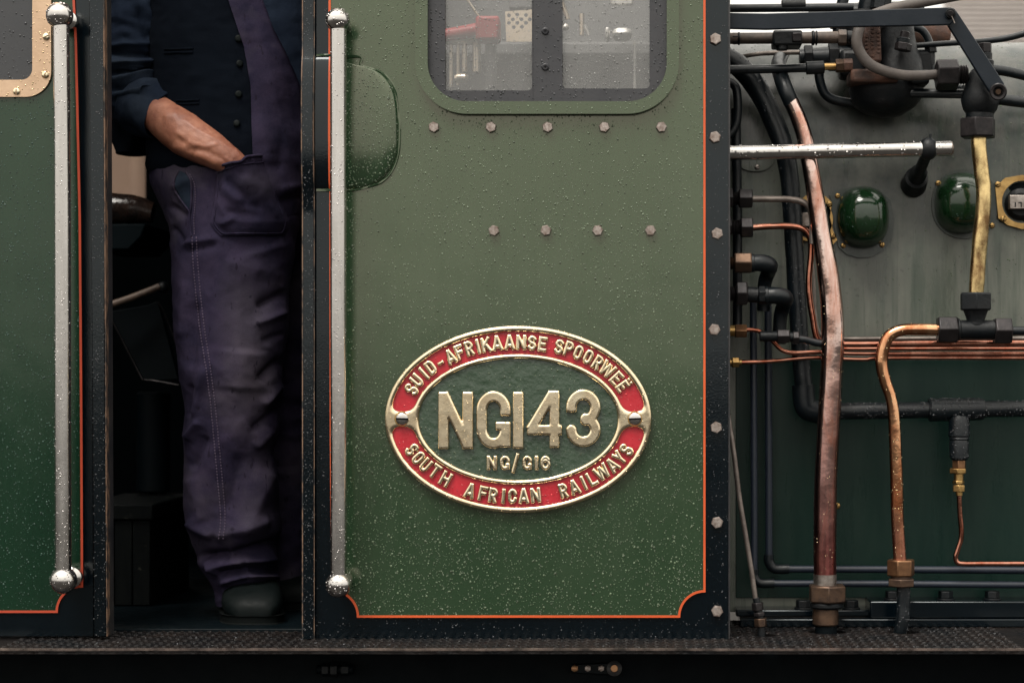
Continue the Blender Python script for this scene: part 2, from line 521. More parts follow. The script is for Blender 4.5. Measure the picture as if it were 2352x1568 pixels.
def firebox_mat():
    m, nt, b = nodes_of('firebox_paint')
    v = coord(nt, (1, 1, 0.12))
    streak = ramp(nt, ntex(nt, v, 26, 5, 0.65), 0.36, 0.68)
    v1 = coord(nt)
    blot = ramp(nt, ntex(nt, v1, 5, 5, 0.65), 0.35, 0.65)
    runs = ramp(nt, ntex(nt, coord(nt, (1, 1, 0.045)), 70, 4, 0.6), 0.55, 0.72)
    spat = ramp(nt, ntex(nt, v1, 55, 5, 0.7), 0.62, 0.70)
    c = mixc(nt, streak, (0.060, 0.080, 0.060), (0.155, 0.162, 0.135))
    c = mixc(nt, mathn(nt, 'MULTIPLY', blot, 0.6), c, (0.098, 0.100, 0.090))
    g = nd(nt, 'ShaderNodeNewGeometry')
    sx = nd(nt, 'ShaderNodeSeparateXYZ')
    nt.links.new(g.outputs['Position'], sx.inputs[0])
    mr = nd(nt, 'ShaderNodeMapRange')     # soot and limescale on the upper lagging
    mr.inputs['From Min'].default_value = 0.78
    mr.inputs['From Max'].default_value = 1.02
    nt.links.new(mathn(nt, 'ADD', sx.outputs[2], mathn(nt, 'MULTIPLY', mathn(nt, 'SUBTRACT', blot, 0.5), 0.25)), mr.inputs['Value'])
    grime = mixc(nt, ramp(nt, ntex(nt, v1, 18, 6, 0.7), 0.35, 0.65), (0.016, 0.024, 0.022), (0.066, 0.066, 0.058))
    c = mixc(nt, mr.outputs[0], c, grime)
    c = mixc(nt, mathn(nt, 'MULTIPLY', runs, 0.6), c, (0.022, 0.040, 0.028))
    c = mixc(nt, mathn(nt, 'MULTIPLY', spat, 0.5), c, (0.030, 0.030, 0.026))
    nt.links.new(c, b.inputs['Base Color'])
    rr = mathn(nt, 'ADD', mathn(nt, 'MULTIPLY', streak, 0.2), 0.22)
    nt.links.new(rr, b.inputs['Roughness'])
    p = bump(nt, b, ntex(nt, v1, 4, 2, 0.5), 0.12, 0.03)
    bump(nt, b, ntex(nt, v1, 140, 4, 0.6), 0.15, 0.001, p)
    return m
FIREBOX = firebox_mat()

def water_mat():
    m, nt, b = nodes_of('water_drop')
    nt.nodes.remove(b)
    out = nt.nodes['Material Output']
    tr = nd(nt, 'ShaderNodeBsdfTransparent')
    tr.inputs[0].default_value = (0.97, 0.97, 0.97, 1)
    gl = nd(nt, 'ShaderNodeBsdfGlossy')
    gl.inputs['Roughness'].default_value = 0.03
    lw = nd(nt, 'ShaderNodeFresnel')
    lw.inputs['IOR'].default_value = 1.45
    mx = nd(nt, 'ShaderNodeMixShader')
    nt.links.new(mathn(nt, 'MINIMUM', mathn(nt, 'ADD', mathn(nt, 'MULTIPLY', lw.outputs[0], 1.8), 0.03), 0.9), mx.inputs[0])
    nt.links.new(tr.outputs[0], mx.inputs[1])
    nt.links.new(gl.outputs[0], mx.inputs[2])
    nt.links.new(mx.outputs[0], out.inputs['Surface'])
    return m
WATER = water_mat()
def bead(name, col, metal=0.0, rough=0.06, spec=1.0):  # opaque bead; light gathered in the drop is painted as paler colour
    m, nt, b = nodes_of(name)
    g = nd(nt, 'ShaderNodeNewGeometry')
    v = mixc(nt, g.outputs['Random Per Island'], [c * 0.6 for c in col], [c * 1.5 for c in col])
    nt.links.new(v, b.inputs['Base Color'])
    b.inputs['Metallic'].default_value = metal
    b.inputs['Roughness'].default_value = rough
    b.inputs['Specular IOR Level'].default_value = spec
    b.inputs['IOR'].default_value = 1.33 if not metal else 1.5
    return m
BEAD_GREEN = bead('bead_on_green', (0.080, 0.105, 0.066))
BEAD_DEEP = bead('bead_on_deep_green', (0.026, 0.052, 0.042), spec=0.7)
BEAD_BLACK = bead('bead_on_black', (0.030, 0.032, 0.036))
BEAD_STEEL = bead('bead_on_steel', (0.42, 0.40, 0.39), 1.0, 0.14)
BEAD_BRASS = bead('bead_on_brass', (0.62, 0.49, 0.31), 1.0, 0.14)
BEAD_GLASS = bead('bead_on_glass', (0.22, 0.22, 0.215))
BEAD_RED = bead('bead_on_red', (0.50, 0.05, 0.06))
def bead_for(obj):
    n_ = obj.data.materials[0].name
    if 'deep_green' in n_ or 'gloss_green' in n_: return BEAD_DEEP
    if 'green' in n_ or 'firebox' in n_: return BEAD_GREEN
    if 'misted' in n_: return BEAD_GLASS
    if 'red' in n_: return BEAD_RED
    if 'brass' in n_ or 'copper' in n_ or 'bronze' in n_: return BEAD_BRASS
    if 'polished_steel' in n_: return BEAD_STEEL
    return BEAD_BLACK

def glass_mat():
    m, nt, b = nodes_of('misted_glass')
    nt.nodes.remove(b)
    out = nt.nodes['Material Output']
    tr = nd(nt, 'ShaderNodeBsdfTransparent')
    df = nd(nt, 'ShaderNodeBsdfDiffuse')
    df.inputs[0].default_value = (0.36, 0.36, 0.35, 1)
    gl = nd(nt, 'ShaderNodeBsdfGlossy')
    gl.inputs['Roughness'].default_value = 0.10
    fr = nd(nt, 'ShaderNodeFresnel')
    fr.inputs['IOR'].default_value = 1.6
    v = coord(nt, (1, 1, 0.5))
    mist = mathn(nt, 'ADD', mathn(nt, 'MULTIPLY', ramp(nt, ntex(nt, v, 9, 4, 0.6), 0.3, 0.7), 0.10), 0.17)
    a = nd(nt, 'ShaderNodeMixShader')
    nt.links.new(mist, a.inputs[0])
    nt.links.new(tr.outputs[0], a.inputs[1])
    nt.links.new(df.outputs[0], a.inputs[2])
    c = nd(nt, 'ShaderNodeMixShader')
    nt.links.new(fr.outputs[0], c.inputs[0])
    nt.links.new(a.outputs[0], c.inputs[1])
    nt.links.new(gl.outputs[0], c.inputs[2])
    nt.links.new(c.outputs[0], out.inputs['Surface'])
    return m
GLASS = glass_mat()
GLASS_DARK = surface('dark_window_glass', (0.030, 0.032, 0.036), (0.036, 0.037, 0.040), rough=0.18, rough2=0.3, scale=4, bump_s=0.1, warp=0.05)
STEEL_FRAME = surface('grey_window_steel', (0.024, 0.025, 0.030), (0.034, 0.034, 0.038), rough=0.3, rough2=0.5, scale=10, chips=(0.10, 0.05, 0.035), chip_lo=0.72, chip_hi=0.78, chip_scale=40, bump_s=0.25, bump_scale=140)

def cloth(name, col, worn, dark, weave=900, stain_scale=9, rough=0.9, sheen=0.0, wet=True, fade=None):
    m, nt, b = nodes_of(name)
    v1 = coord(nt)
    n1 = ramp(nt, ntex(nt, v1, stain_scale, 8, 0.75), 0.30, 0.66)
    c = mixc(nt, n1, dark, col)
    n2 = ramp(nt, ntex(nt, v1, stain_scale * 0.45, 4, 0.6), 0.50, 0.72)
    c = mixc(nt, mathn(nt, 'MULTIPLY', n2, 0.75), c, worn)
    if fade:                                   # cloth rubbed pale over thigh and knee
        for (fc, fs_, amt) in fade:
            g = nd(nt, 'ShaderNodeNewGeometry')
            mpn = nd(nt, 'ShaderNodeMapping', vector_type='POINT')
            mpn.inputs['Location'].default_value = [-a / b_ for a, b_ in zip(fc, fs_)]
            mpn.inputs['Scale'].default_value = [1 / b_ for b_ in fs_]
            nt.links.new(g.outputs['Position'], mpn.inputs['Vector'])
            ln = nd(nt, 'ShaderNodeVectorMath', operation='LENGTH')
            nt.links.new(mpn.outputs[0], ln.inputs[0])
            fd_ = mathn(nt, 'ADD', ln.outputs['Value'], mathn(nt, 'MULTIPLY', mathn(nt, 'SUBTRACT', n1, 0.5), 0.5))
            fz = ramp(nt, fd_, 0.25, 1.0, (1, 1, 1, 1), (0, 0, 0, 1))
            c = mixc(nt, mathn(nt, 'MULTIPLY', fz, amt), c, worn)
    if wet:
        vs = coord(nt, (1, 1, 0.45))
        spots = ramp(nt, ntex(nt, vs, 85, 2, 0.5), 0.665, 0.70)
        c = mixc(nt, mathn(nt, 'MULTIPLY', spots, 0.7), c, [x * 0.35 for x in col])
    fine = ramp(nt, ntex(nt, v1, weave, 2, 0.5), 0.35, 0.65, (0.75, 0.75, 0.75, 1), (1.1, 1.1, 1.1, 1))
    c = mixc(nt, 1.0, c, fine, 'MULTIPLY')
    nt.links.new(c, b.inputs['Base Color'])
    b.inputs['Roughness'].default_value = rough
    b.inputs['Sheen Weight'].default_value = sheen
    b.inputs['Sheen Roughness'].default_value = 0.5
    b.inputs['Specular IOR Level'].default_value = 0.08
    p = bump(nt, b, ntex(nt, v1, 22, 5, 0.6), 0.28, 0.008)
    bump(nt, b, ntex(nt, v1, weave, 2, 0.5), 0.25, 0.0006, p)
    return m
OVERALL = cloth('faded_purple_drill', (0.034, 0.026, 0.050), (0.078, 0.066, 0.082), (0.010, 0.010, 0.024),
                fade=[(P(570, 770, 0.2), (0.075, 0.5, 0.20), 0.42), (P(590, 1180, 0.25), (0.05, 0.5, 0.07), 0.3), (P(600, 420, 0.2), (0.05, 0.5, 0.04), 0.25)])
NAVY = cloth('navy_denim', (0.012, 0.019, 0.033), (0.036, 0.048, 0.066), (0.004, 0.007, 0.016), wet=False)
WAISTCOAT = cloth('navy_waistcoat', (0.0012, 0.0030, 0.0065), (0.0018, 0.004, 0.008), (0.0008, 0.002, 0.005), wet=False, sheen=0.0)
STITCH = cloth('faded_stitching', (0.12, 0.095, 0.14), (0.14, 0.12, 0.15), (0.09, 0.07, 0.11), wet=False)
LEATHER = surface('dusty_black_leather', (0.0016, 0.0034, 0.0036), (0.0045, 0.0065, 0.0065), rough=0.45, rough2=0.65, spec=0.10, scale=20, bump_s=0.5, bump_scale=130)
SOLE = surface('black_rubber_sole', (0.002, 0.003, 0.003), None, rough=0.7, scale=20, spec=0.1)

def skin_mat():
    m, nt, b = nodes_of('weathered_skin')
    v1 = coord(nt)
    n1 = ramp(nt, ntex(nt, v1, 28, 5, 0.65), 0.35, 0.68)
    c = mixc(nt, n1, (0.20, 0.070, 0.042), (0.36, 0.155, 0.095))
    n2 = ramp(nt, ntex(nt, v1, 120, 3, 0.6), 0.62, 0.75)
    c = mixc(nt, mathn(nt, 'MULTIPLY', n2, 0.35), c, (0.24, 0.09, 0.055))
    nt.links.new(c, b.inputs['Base Color'])
    b.inputs['Roughness'].default_value = 0.5
    b.inputs['Subsurface Weight'].default_value = 0.12
    b.inputs['Subsurface Radius'].default_value = (0.02, 0.008, 0.004)
    b.inputs['Subsurface Scale'].default_value = 0.5
    p = bump(nt, b, ntex(nt, v1, 60, 4, 0.6), 0.35, 0.004)
    vv = coord(nt, (1.0, 1, 1.0))
    bump(nt, b, ntex(nt, vv, 420, 3, 0.6), 0.3, 0.0008, p)
    return m
SKIN = skin_mat()

# ------------------------------------------------------------------ droplets
def droplets(name, parent, obj, n, rmin=0.0006, rmax=0.0030, facing=None, keep=None, flat=0.55):
    """real beads of water scattered over the mesh faces of obj"""
    me = obj.data
    org = np.array(ORG[obj.name])
    V = np.empty(len(me.vertices) * 3); me.vertices.foreach_get('co', V); V = V.reshape(-1, 3) + org
    me.calc_loop_triangles()
    T = np.empty(len(me.loop_triangles) * 3, dtype=np.int32); me.loop_triangles.foreach_get('vertices', T); T = T.reshape(-1, 3)
    A, B, C = V[T[:, 0]], V[T[:, 1]], V[T[:, 2]]
    N = np.cross(B - A, C - A)
    ar = np.linalg.norm(N, axis=1)
    N = N / np.maximum(ar[:, None], 1e-12)
    wgt = ar.copy()
    fc = N @ np.array((0, -1.0, 0.25))
    wgt[fc < (0.15 if facing is None else facing)] = 0
    if wgt.sum() <= 0: return None
    pick = rng.choice(len(T), n, p=wgt / wgt.sum())
    u, v = rng.random(n), rng.random(n)
    fl = u + v > 1
    u[fl], v[fl] = 1 - u[fl], 1 - v[fl]
    pos = A[pick] + (B[pick] - A[pick]) * u[:, None] + (C[pick] - A[pick]) * v[:, None]
    nn = N[pick]
    rr = np.clip(np.exp(rng.normal(math.log(rmin * 1.75), 0.45, n)), rmin * 0.7, rmax)
    if keep is not None:
        ok = np.array([keep(p) for p in pos])
        pos, nn, rr = pos[ok], nn[ok], rr[ok]
    k = 6
    vs, fs = [], []
    for p, q, r in zip(pos, nn, rr):
        q = Vector(q)
        a1 = q.orthogonal().normalized(); b1 = q.cross(a1)
        b0 = len(vs)
        ex = 1 + 0.15 * random.random()
        p = Vector(p)
        for rad_k, h in ((1.0, 0.0), (0.72, 0.62)):
            for j in range(k):
                a = 2 * math.pi * j / k
                off = (a1 * math.cos(a) + b1 * math.sin(a)) * r * rad_k
                off.z *= ex
                vs.append(p + off + q * (h * r * flat * 1.3))
        vs.append(p + q * (r * flat * 1.3))
        for j in range(k):
            j2 = (j + 1) % k
            fs.append((b0 + j, b0 + j2, b0 + k + j2, b0 + k + j))
            fs.append((b0 + k + j, b0 + k + j2, b0 + 2 * k))
    o = mesh_obj(name, vs, fs, bead_for(obj), parent, smooth=180)
    tag(o, kind='stuff')
    return o

# ------------------------------------------------------------------ sdf relief (lettering, plate)
def relief(sdf, x0, x1, z0, z1, h, height, bevel, org, name, mat, parent, tf=None, base=0.0, smooth=60):
    """mesh of the region sdf<0, raised towards the viewer by height with a rounded edge of width bevel"""
    nx, nz = int(math.ceil((x1 - x0) / h)) + 1, int(math.ceil((z1 - z0) / h)) + 1
    X = x0 + h * np.arange(nx); Z = z0 + h * np.arange(nz)
    GX, GZ = np.meshgrid(X, Z, indexing='ij')
    F = sdf(GX, GZ)
    vid, vs, fs, walls = {}, [], [], []
    def hgt(d):
        t = min(1.0, max(0.0, -d / bevel))
        return height * (0.45 + 0.55 * math.sqrt(max(0.0, 1 - (1 - t) ** 2)))
    def vert(key, x, z, d):
        i = vid.get(key)
        if i is None:
            i = len(vs)
            vid[key] = i
            vs.append((x, z, base + hgt(d)))
        return i
    inside = F < 0
    c4 = inside[:-1, :-1].astype(int) + inside[1:, :-1] + inside[1:, 1:] + inside[:-1, 1:]
    ii, jj = np.nonzero(c4)
    for i, j in zip(ii.tolist(), jj.tolist()):
        cs = ((i, j), (i + 1, j), (i + 1, j + 1), (i, j + 1))
        poly, cross = [], []
        for k in range(4):
            a, b = cs[k], cs[(k + 1) % 4]
            fa, fb = F[a], F[b]
            if fa < 0:
                poly.append(vert(a, X[a[0]], Z[a[1]], fa))
            if (fa < 0) != (fb < 0):
                t = fa / (fa - fb)
                key = (min(a, b), max(a, b))
                q = vert(key, X[a[0]] + (X[b[0]] - X[a[0]]) * t, Z[a[1]] + (Z[b[1]] - Z[a[1]]) * t, 0.0)
                poly.append(q); cross.append((q, len(poly) - 1, fa < 0))
        if len(poly) >= 3:
            fs.append(tuple(poly))
        if len(cross) == 2:
            # wall between the leaving and entering crossing
            (qa, ia, oa), (qb, ib, ob) = cross
            if oa: walls.append((qa, qb))
            else: walls.append((qb, qa))
    low = {}
    def lowv(q):
        if q not in low:
            low[q] = len(vs)
            x, z, _ = vs[q]
            vs.append((x, z, base))
        return low[q]
    for qa, qb in walls:
        fs.append((qb, qa, lowv(qa), lowv(qb)))
    tf = tf or (lambda x, z: (x, z))
    out = []
    for x, z, d in vs:
        X2, Z2 = tf(x, z)
        out.append((org[0] + X2, org[1] - d, org[2] + Z2))
    return mesh_obj(name, out, fs, mat, parent, smooth=smooth)

def seg_box(x0, z0, x1, z1, t):
    L = math.hypot(x1 - x0, z1 - z0)
    ux, uz = (x1 - x0) / L, (z1 - z0) / L
    mx, mz = (x0 + x1) / 2, (z0 + z1) / 2
    def f(X, Z):
        a = np.abs((X - mx) * ux + (Z - mz) * uz) - L / 2
        b = np.abs(-(X - mx) * uz + (Z - mz) * ux) - t
        return np.maximum(a, b)
    return f

def arc_sdf(cx, cz, rx, rz, a0, a1, t, clip=None):
    n = max(6, int(abs(a1 - a0) / 9))
    pts = [(cx + rx * math.cos(rad(a0 + (a1 - a0) * i / n)), cz + rz * math.sin(rad(a0 + (a1 - a0) * i / n))) for i in range(n + 1)]
    def f(X, Z):
        d = np.full(X.shape, 1e9)
        for (xa, za), (xb, zb) in zip(pts[:-1], pts[1:]):
            dx, dz = xb - xa, zb - za
            q = np.clip(((X - xa) * dx + (Z - za) * dz) / (dx * dx + dz * dz), 0, 1)
            d = np.minimum(d, np.hypot(X - xa - q * dx, Z - za - q * dz))
        return d - t
    return f

def glyph(ch, w, t):
    """list of sdf pieces for a condensed gothic letter: height 1, width w, half stroke t; x in [0,w], z in [0,1]"""
    l, r, m = t, w - t, w / 2
    top, bot, mid = 1 - t, t, 0.5
    B = lambda *a: seg_box(*a, t)
    A = lambda *a: arc_sdf(*a, t)
    rx = (r - l) / 2
    ry = min(0.24, rx * 1.25)
    if ch == 'I': return [seg_box(m, 0, m, 1, t)]
    if ch == '-': return [seg_box(0, 0.42, w, 0.42, t)]
    if ch == '/': return [seg_box(t, -0.18, w - t, 1.15, t)]
    if ch == 'L': return [B(l, 0, l, 1), B(0, bot, w, bot)]
    if ch in 'EF':
        g = [B(l, 0, l, 1), B(0, top, w, top), B(0, mid, w * 0.88, mid)]
        if ch == 'E': g.append(B(0, bot, w, bot))
        return g
    if ch == 'T': return [B(m, 0, m, 1), B(0, top, w, top)]
    if ch == 'H': return [B(l, 0, l, 1), B(r, 0, r, 1), B(l, mid, r, mid)]
    if ch == 'N': return [B(l, 0, l, 1), B(r, 0, r, 1), B(l * 0.9, 1.0 - t * 0.25, r + l * 0.1, t * 0.25)]
    if ch == 'A': return [B(l * 0.8, 0, m, 1), B(w - l * 0.8, 0, m, 1), B(w * 0.25, 0.28, w * 0.75, 0.28)]
    if ch == 'W':
        return [B(l * 0.7, 1, w * 0.28, 0), B(w * 0.28, 0, m, 0.92), B(m, 0.92, w * 0.72, 0), B(w * 0.72, 0, w - l * 0.7, 1)]
    if ch == 'Y': return [B(m, 0, m, 0.5), B(l * 0.7, 1, m, 0.42), B(w - l * 0.7, 1, m, 0.42)]
    if ch == 'K': return [B(l, 0, l, 1), B(l, 0.36, r, 1.0), B(w * 0.42, 0.56, r + t * 0.1, 0)]
    if ch == 'D':
        return [B(l, 0, l, 1), B(0, top, w * 0.5, top), B(0, bot, w * 0.5, bot), A(w * 0.5, top - ry, r - w * 0.5, ry, 0, 90),
                A(w * 0.5, bot + ry, r - w * 0.5, ry, -90, 0), B(r, bot + ry, r, top - ry)]
    if ch in 'PR':
        zz = 0.46
        q = (top - zz) / 2
        g = [B(l, 0, l, 1), B(0, top, w * 0.5, top), B(0, zz, w * 0.5, zz), A(w * 0.5, top - q, r - w * 0.5, q, -90, 90)]
        if ch == 'R': g.append(B(w * 0.5, zz, r + t * 0.1, 0))
        return g
    if ch == 'O':
        return [A(m, top - ry, rx, ry, 0, 180), A(m, bot + ry, rx, ry, 180, 360), B(l, bot + ry, l, top - ry), B(r, bot + ry, r, top - ry)]
    if ch == 'U': return [A(m, bot + ry, rx, ry, 180, 360), B(l, bot + ry, l, 1), B(r, bot + ry, r, 1)]
    if ch == 'C':
        return [A(m, top - ry, rx, ry, 0, 180), A(m, bot + ry, rx, ry, 180, 360), B(l, bot + ry, l, top - ry),
                B(r, top - ry - 0.08, r, top - ry + 0.01), B(r, bot + ry - 0.01, r, bot + ry + 0.08)]
    if ch == 'G':
        return [A(m, top - ry, rx, ry, 0, 180), A(m, bot + ry, rx, ry, 180, 360), B(l, bot + ry, l, top - ry),
                B(r, top - ry - 0.10, r, top - ry + 0.01), B(r, 0.0 + t * 0.2, r, 0.47), seg_box(w * 0.55, 0.47 - t * 0.8, w, 0.47 - t * 0.8, t * 0.8)]
    if ch == 'S':
        q = (top - bot) / 4
        return [A(m, top - q, rx, q, 20, 270), A(m, bot + q, rx, q, -160, 90)]
    if ch == '3':
        q1 = 0.215; q2 = (top - bot) / 2 - q1
        return [A(m, top - q1 - 0.01, rx, q1 + 0.01, -80, 180), A(m, bot + q2 + 0.01, rx, q2 + 0.01, -180, 80),
                B(l, top - q1 - 0.09, l, top - q1), B(l, bot + q2, l, bot + q2 + 0.06), ]
    if ch == '4':
        return [B(w * 0.78, 0, w * 0.78, 1), B(0, 0.245 + t * 0.75, w, 0.245 + t * 0.75), B(l * 0.62, 0.30, w * 0.78 - t * 0.25, 1.0 - t * 0.42)]
    if ch == '6':
        q = 0.27
        return [A(m, bot + q, rx, q, 0, 360), A(m, top - q, rx, q, 25, 180), B(l, bot + q, l, top - q)]
    if ch == 'dots':
        return [seg_box(w * 0.22 - t, 0.5, w * 0.22 + t, 0.5, t), seg_box(w * 0.78 - t, 0.5, w * 0.78 + t, 0.5, t)]
    raise KeyError(ch)

def letter(ch, cx, cz, ang, hpx, wpx, tpx, name, parent, mat, y, height, res=22, round_=0.0, bev=None):
    """letter centred at drawing point (cx,cz), rotated ang degrees clockwise"""
    s = Rr(1, y)
    H, W, T = hpx * s, wpx * s, tpx * s
    pcs = glyph(ch, W / H, T / H)
    def f(X, Z):
        d = np.full(X.shape, 1e9)
        for g in pcs:
            d = np.minimum(d, g(X, Z))
        return d * H - round_
    c = P(cx, cz, y)
    ca, sa = math.cos(rad(-ang)), math.sin(rad(-ang))
    def sdf(X, Z):
        return f(X / H, Z / H)
    def tf(x, z):
        x -= W / 2; z -= H / 2
        return x * ca - z * sa, x * sa + z * ca
    e = 0.12 * H
    ez = (0.22 if ch == '/' else 0.08) * H
    return relief(sdf, -e, W + e, -ez, H + ez, H / res, height, bev or T * 0.8, c, name, mat, parent, tf, smooth=70)

# ------------------------------------------------------------------ the setting
g = MB(); g.box(-400, 400, -400, 400, -1.32, -1.30)
tag(g.build('ground', GROUND_M), 'dark wet ballast ground below the locomotive', kind='structure')

# cab interior shell: floor, far side with a door opening, roof with an opening added to light the window side, front bulkhead
def X(px): return P(px, 0, 0).x
def Z(py): return P(0, py, 0).z
b = MB(); b.box(X(-500), X(1640), 0.115, 2.0, -0.035, 0.006)
tag(b.build('cab_floor', FLOOR_M, bevel=0.002), kind='structure')
b = MB(); b.box(X(-520), X(1660), -0.02, 2.05, 2.02, 2.06)
xo0, xo1 = X(900), X(1610)
b = MB()
b.box(X(-520), xo0, 0.03, 2.05, 2.02, 2.06)
b.box(xo1, X(1660), 0.03, 2.05, 2.02, 2.06)
b.box(xo0, xo1, 1.0, 2.05, 2.02, 2.06)
tag(b.build('cab_roof', INTERIOR), kind='structure')
b = MB()
fo0, fo1 = P(150, 0, 1.9).x, P(334, 0, 1.9).x
fz0, fz1 = P(0, 470, 1.9).z, P(0, 120, 1.9).z
b.box(X(-520), fo0, 1.9, 1.95, -0.03, 2.02)
b.box(fo1, X(1640), 1.9, 1.95, -0.03, 2.02)
b.box(fo0, fo1, 1.9, 1.95, -0.03, fz0)
b.box(fo0, fo1, 1.9, 1.95, fz1, 2.02)
tag(b.build('cab_far_wall', INTERIOR), kind='structure')
b = MB(); b.box(X(-520), X(-500), 0.03, 1.9, -0.03, 2.02)
tag(b.build('cab_rear_wall', INTERIOR), kind='structure')
b = MB(); b.box(X(1644), X(1664), 0.012, 2.0, 0.0, 2.06)
tag(b.build('cab_front_wall', BLACK), kind='structure')
b = MB(); b.box(X(820), X(832), 0.35, 1.9, -0.008, 2.02)  # added unseen divider, keeps light from the roof opening off the doorway
tag(b.build('cab_light_baffle', INTERIOR), kind='structure')

# walls of other buildings far behind
b = MB()
prof = []
zt, zb = 2.9, 0.0
n = 190
for i in range(n + 1):
    z = zb + (zt - zb) * i / n
    prof.append((8.0 + (0.006 if i % 2 else -0.006), z))
prof = [(8.2, zb)] + prof + [(8.2, zt)]
b.xprism(prof, P(2178, 0, 8).x, P(2178, 0, 8).x + 6)
tag(b.build('background_building', WALL_M, smooth=None), 'pale grey building with ribbed cladding, blurred in the top right corner', 'building')
b = MB(); b.box(P(0, 0, 5).x, P(700, 0, 5).x, 5.0, 5.2, -1.3, 3.0)
bw = b.build('background_wall', BEIGE)
tag(bw, 'beige wall seen through the far side of the cab, left of the man', 'wall')
b = MB(); b.tube([P(318, 480, 4.7), P(318, 60, 4.7)], 0.035, 12)
tag(b.build('background_post', surface('brown_post', (0.12, 0.075, 0.05))), 'thin brown post before the beige wall behind the man', 'post')

# ------------------------------------------------------------------ running board and frame below it
holes_px = [(1900, 1452, 0.113, 43, 0.022), (2076, 1453, 0.113, 36, 0.020), (1758, 1460, 0.06, 24, 0.014)]
bx0, bx1 = X(-300), X(2900)
front = -0.145
zl = []
for i in range(161):            # slightly wavy, dented front edge
    x = bx0 + (bx1 - bx0) * i / 160
    zl.append((x, front + 0.004 * noise.noise(Vector((x * 3, 0, 0))) + 0.003 * noise.noise(Vector((x * 14, 3, 0)))))
outer = zl + [(bx1, 0.30), (bx0, 0.30)]
holes = []
for px, py, yy, rpx, rdep in holes_px:
    c = P(px, py, yy)
    r = Rr(rpx, yy)
    holes.append([(c.x + r * math.cos(a), yy + rdep * 1.6 * math.sin(a)) for a in [2 * math.pi * i / 28 for i in range(28)]])
vs, fs = fill_poly(outer, holes, 0, 0.009)
rb = thing('running_board', 'wet black chequered running board along the foot of the cab', 'running board', (X(1176), 0, -0.009))
vs = [(x, z, -0.0045 - (y - 0.0045)) for x, y, z in vs]       # lay it flat
o = mesh_obj('tread_plate', vs, fs, BOARD, rb, smooth=30)
t = MB()
for k, (x, y) in enumerate(zl[:-1]):
    x2, y2 = zl[k + 1]
    t.add([(x, y - 0.0022, 0.0006), (x2, y2 - 0.0022, 0.0006), (x2, y2 - 0.0022, -0.0026), (x, y - 0.0022, -0.0026),
           (x, y + 0.002, 0.0018), (x2, y2 + 0.002, 0.0018)], [(0, 1, 2, 3), (4, 5, 1, 0)])
mesh_obj('edge', t.v, t.f, WORN_EDGE, rb, smooth=60)
t = MB()
iy = 0
y = front + 0.012
while y < 0.29:
    x = bx0 + 0.3
    ix = 0
    while x < bx1 - 0.5:
        if not any((x - P(h[0], h[1], h[2]).x) ** 2 + (y - h[2]) ** 2 < (Rr(h[3], h[2]) + 0.008) ** 2 for h in holes_px):
            a = rad(45 if (ix + iy) % 2 else -45)
            u = Vector((math.cos(a), math.sin(a), 0)) * 0.011
            v = Vector((-math.sin(a), math.cos(a), 0)) * 0.0032
            c = Vector((x, y, 0.0))
            hh = Vector((0, 0, 0.0022))
            t.add([c - u, c - v, c + u, c + v, c - u * 0.55 + hh, c - v * 0.35 + hh, c + u * 0.55 + hh, c + v * 0.35 + hh],
                  [(4, 5, 6, 7), (0, 1, 5, 4), (1, 2, 6, 5), (2, 3, 7, 6), (3, 0, 4, 7)])
        x += 0.019; ix += 1
    y += 0.019; iy += 1
o = mesh_obj('tread_lugs', t.v, t.f, BOARD, rb, smooth=20)
tag(o, kind='stuff')
bd = MB(); bd.box(bx0 + 0.3, bx1 - 0.5, front + 0.005, 0.2, -0.001, 0.0004)
bdo = bd.build('tmp', BOARD)
droplets('water_beads', rb, bdo, 2200, 0.0006, 0.0028, facing=-1, keep=lambda p: p[2] > 0)
bpy.data.objects.remove(bdo)

fr = thing('frame_girder', 'black girder below the running board', 'girder', (X(1176), 0.06, -0.35))
b = MB(); b.box(bx0, bx1, 0.06, 0.09, -0.35, -0.012)
b.build('web', UNDER, fr)
b = MB(); b.box(bx0, bx1, 0.02, 0.06, -0.135, -0.120)
b.build('flange', UNDER, fr, bevel=0.003)
lk = thing('latch_link', 'small black latch plate with bolts on the girder, below the number plate', 'latch', P(1365, 1545, 0.05))
b = MB(); b.prism([(q.x, q.z) for q in (P(1312, 1524, 0.05), P(1405, 1520, 0.05), P(1405, 1549, 0.05), P(1312, 1544, 0.05))], 0.046, 0.06)
b.build('plate', BLACK, lk, bevel=0.002)
for px, r, m_ in ((1320, 9, BRONZE_NUT), (1350, 8, BOLT_M), (1381, 8, BOLT_M)):
    b = MB(); b.hexn(P(px, 1534, 0.036), P(px, 1534, 0.047), Rr(r))
    b.build('bolt', m_, lk, bevel=0.0006)
b = MB(); b.lathe(P(1411, 1534, 0.034), P(1411, 1534, 0.047), [(0, Rr(13)), (0.2, Rr(18)), (1, Rr(18))], 24)
wz = b.build('washer', BLACK_WORN, lk)
b = MB(); b.cyl(P(1411, 1534, 0.022), P(1411, 1534, 0.036), Rr(9), 16)
b.build('pin', BRONZE_NUT, wz)
b = MB()
b.hexn(P(735, 1536, 0.035), P(757, 1536, 0.035), Rr(13)); b.build
cp = thing('pipe_coupling', 'dark pipe coupling under the running board, below the right-hand handrail', 'pipe coupling', P(770, 1552, 0.04))
b = MB(); b.cyl(P(728, 1536, 0.035), P(812, 1536, 0.035), Rr(11)); b.build('tube', UNDER, cp)
for a0, a1, r in ((740, 756, 17), (760, 776, 19), (784, 802, 16)):
    b = MB(); b.hexn(P(a0, 1536, 0.035), P(a1, 1536, 0.035), Rr(r)); b.build('nut', IRON, cp, bevel=0.001)

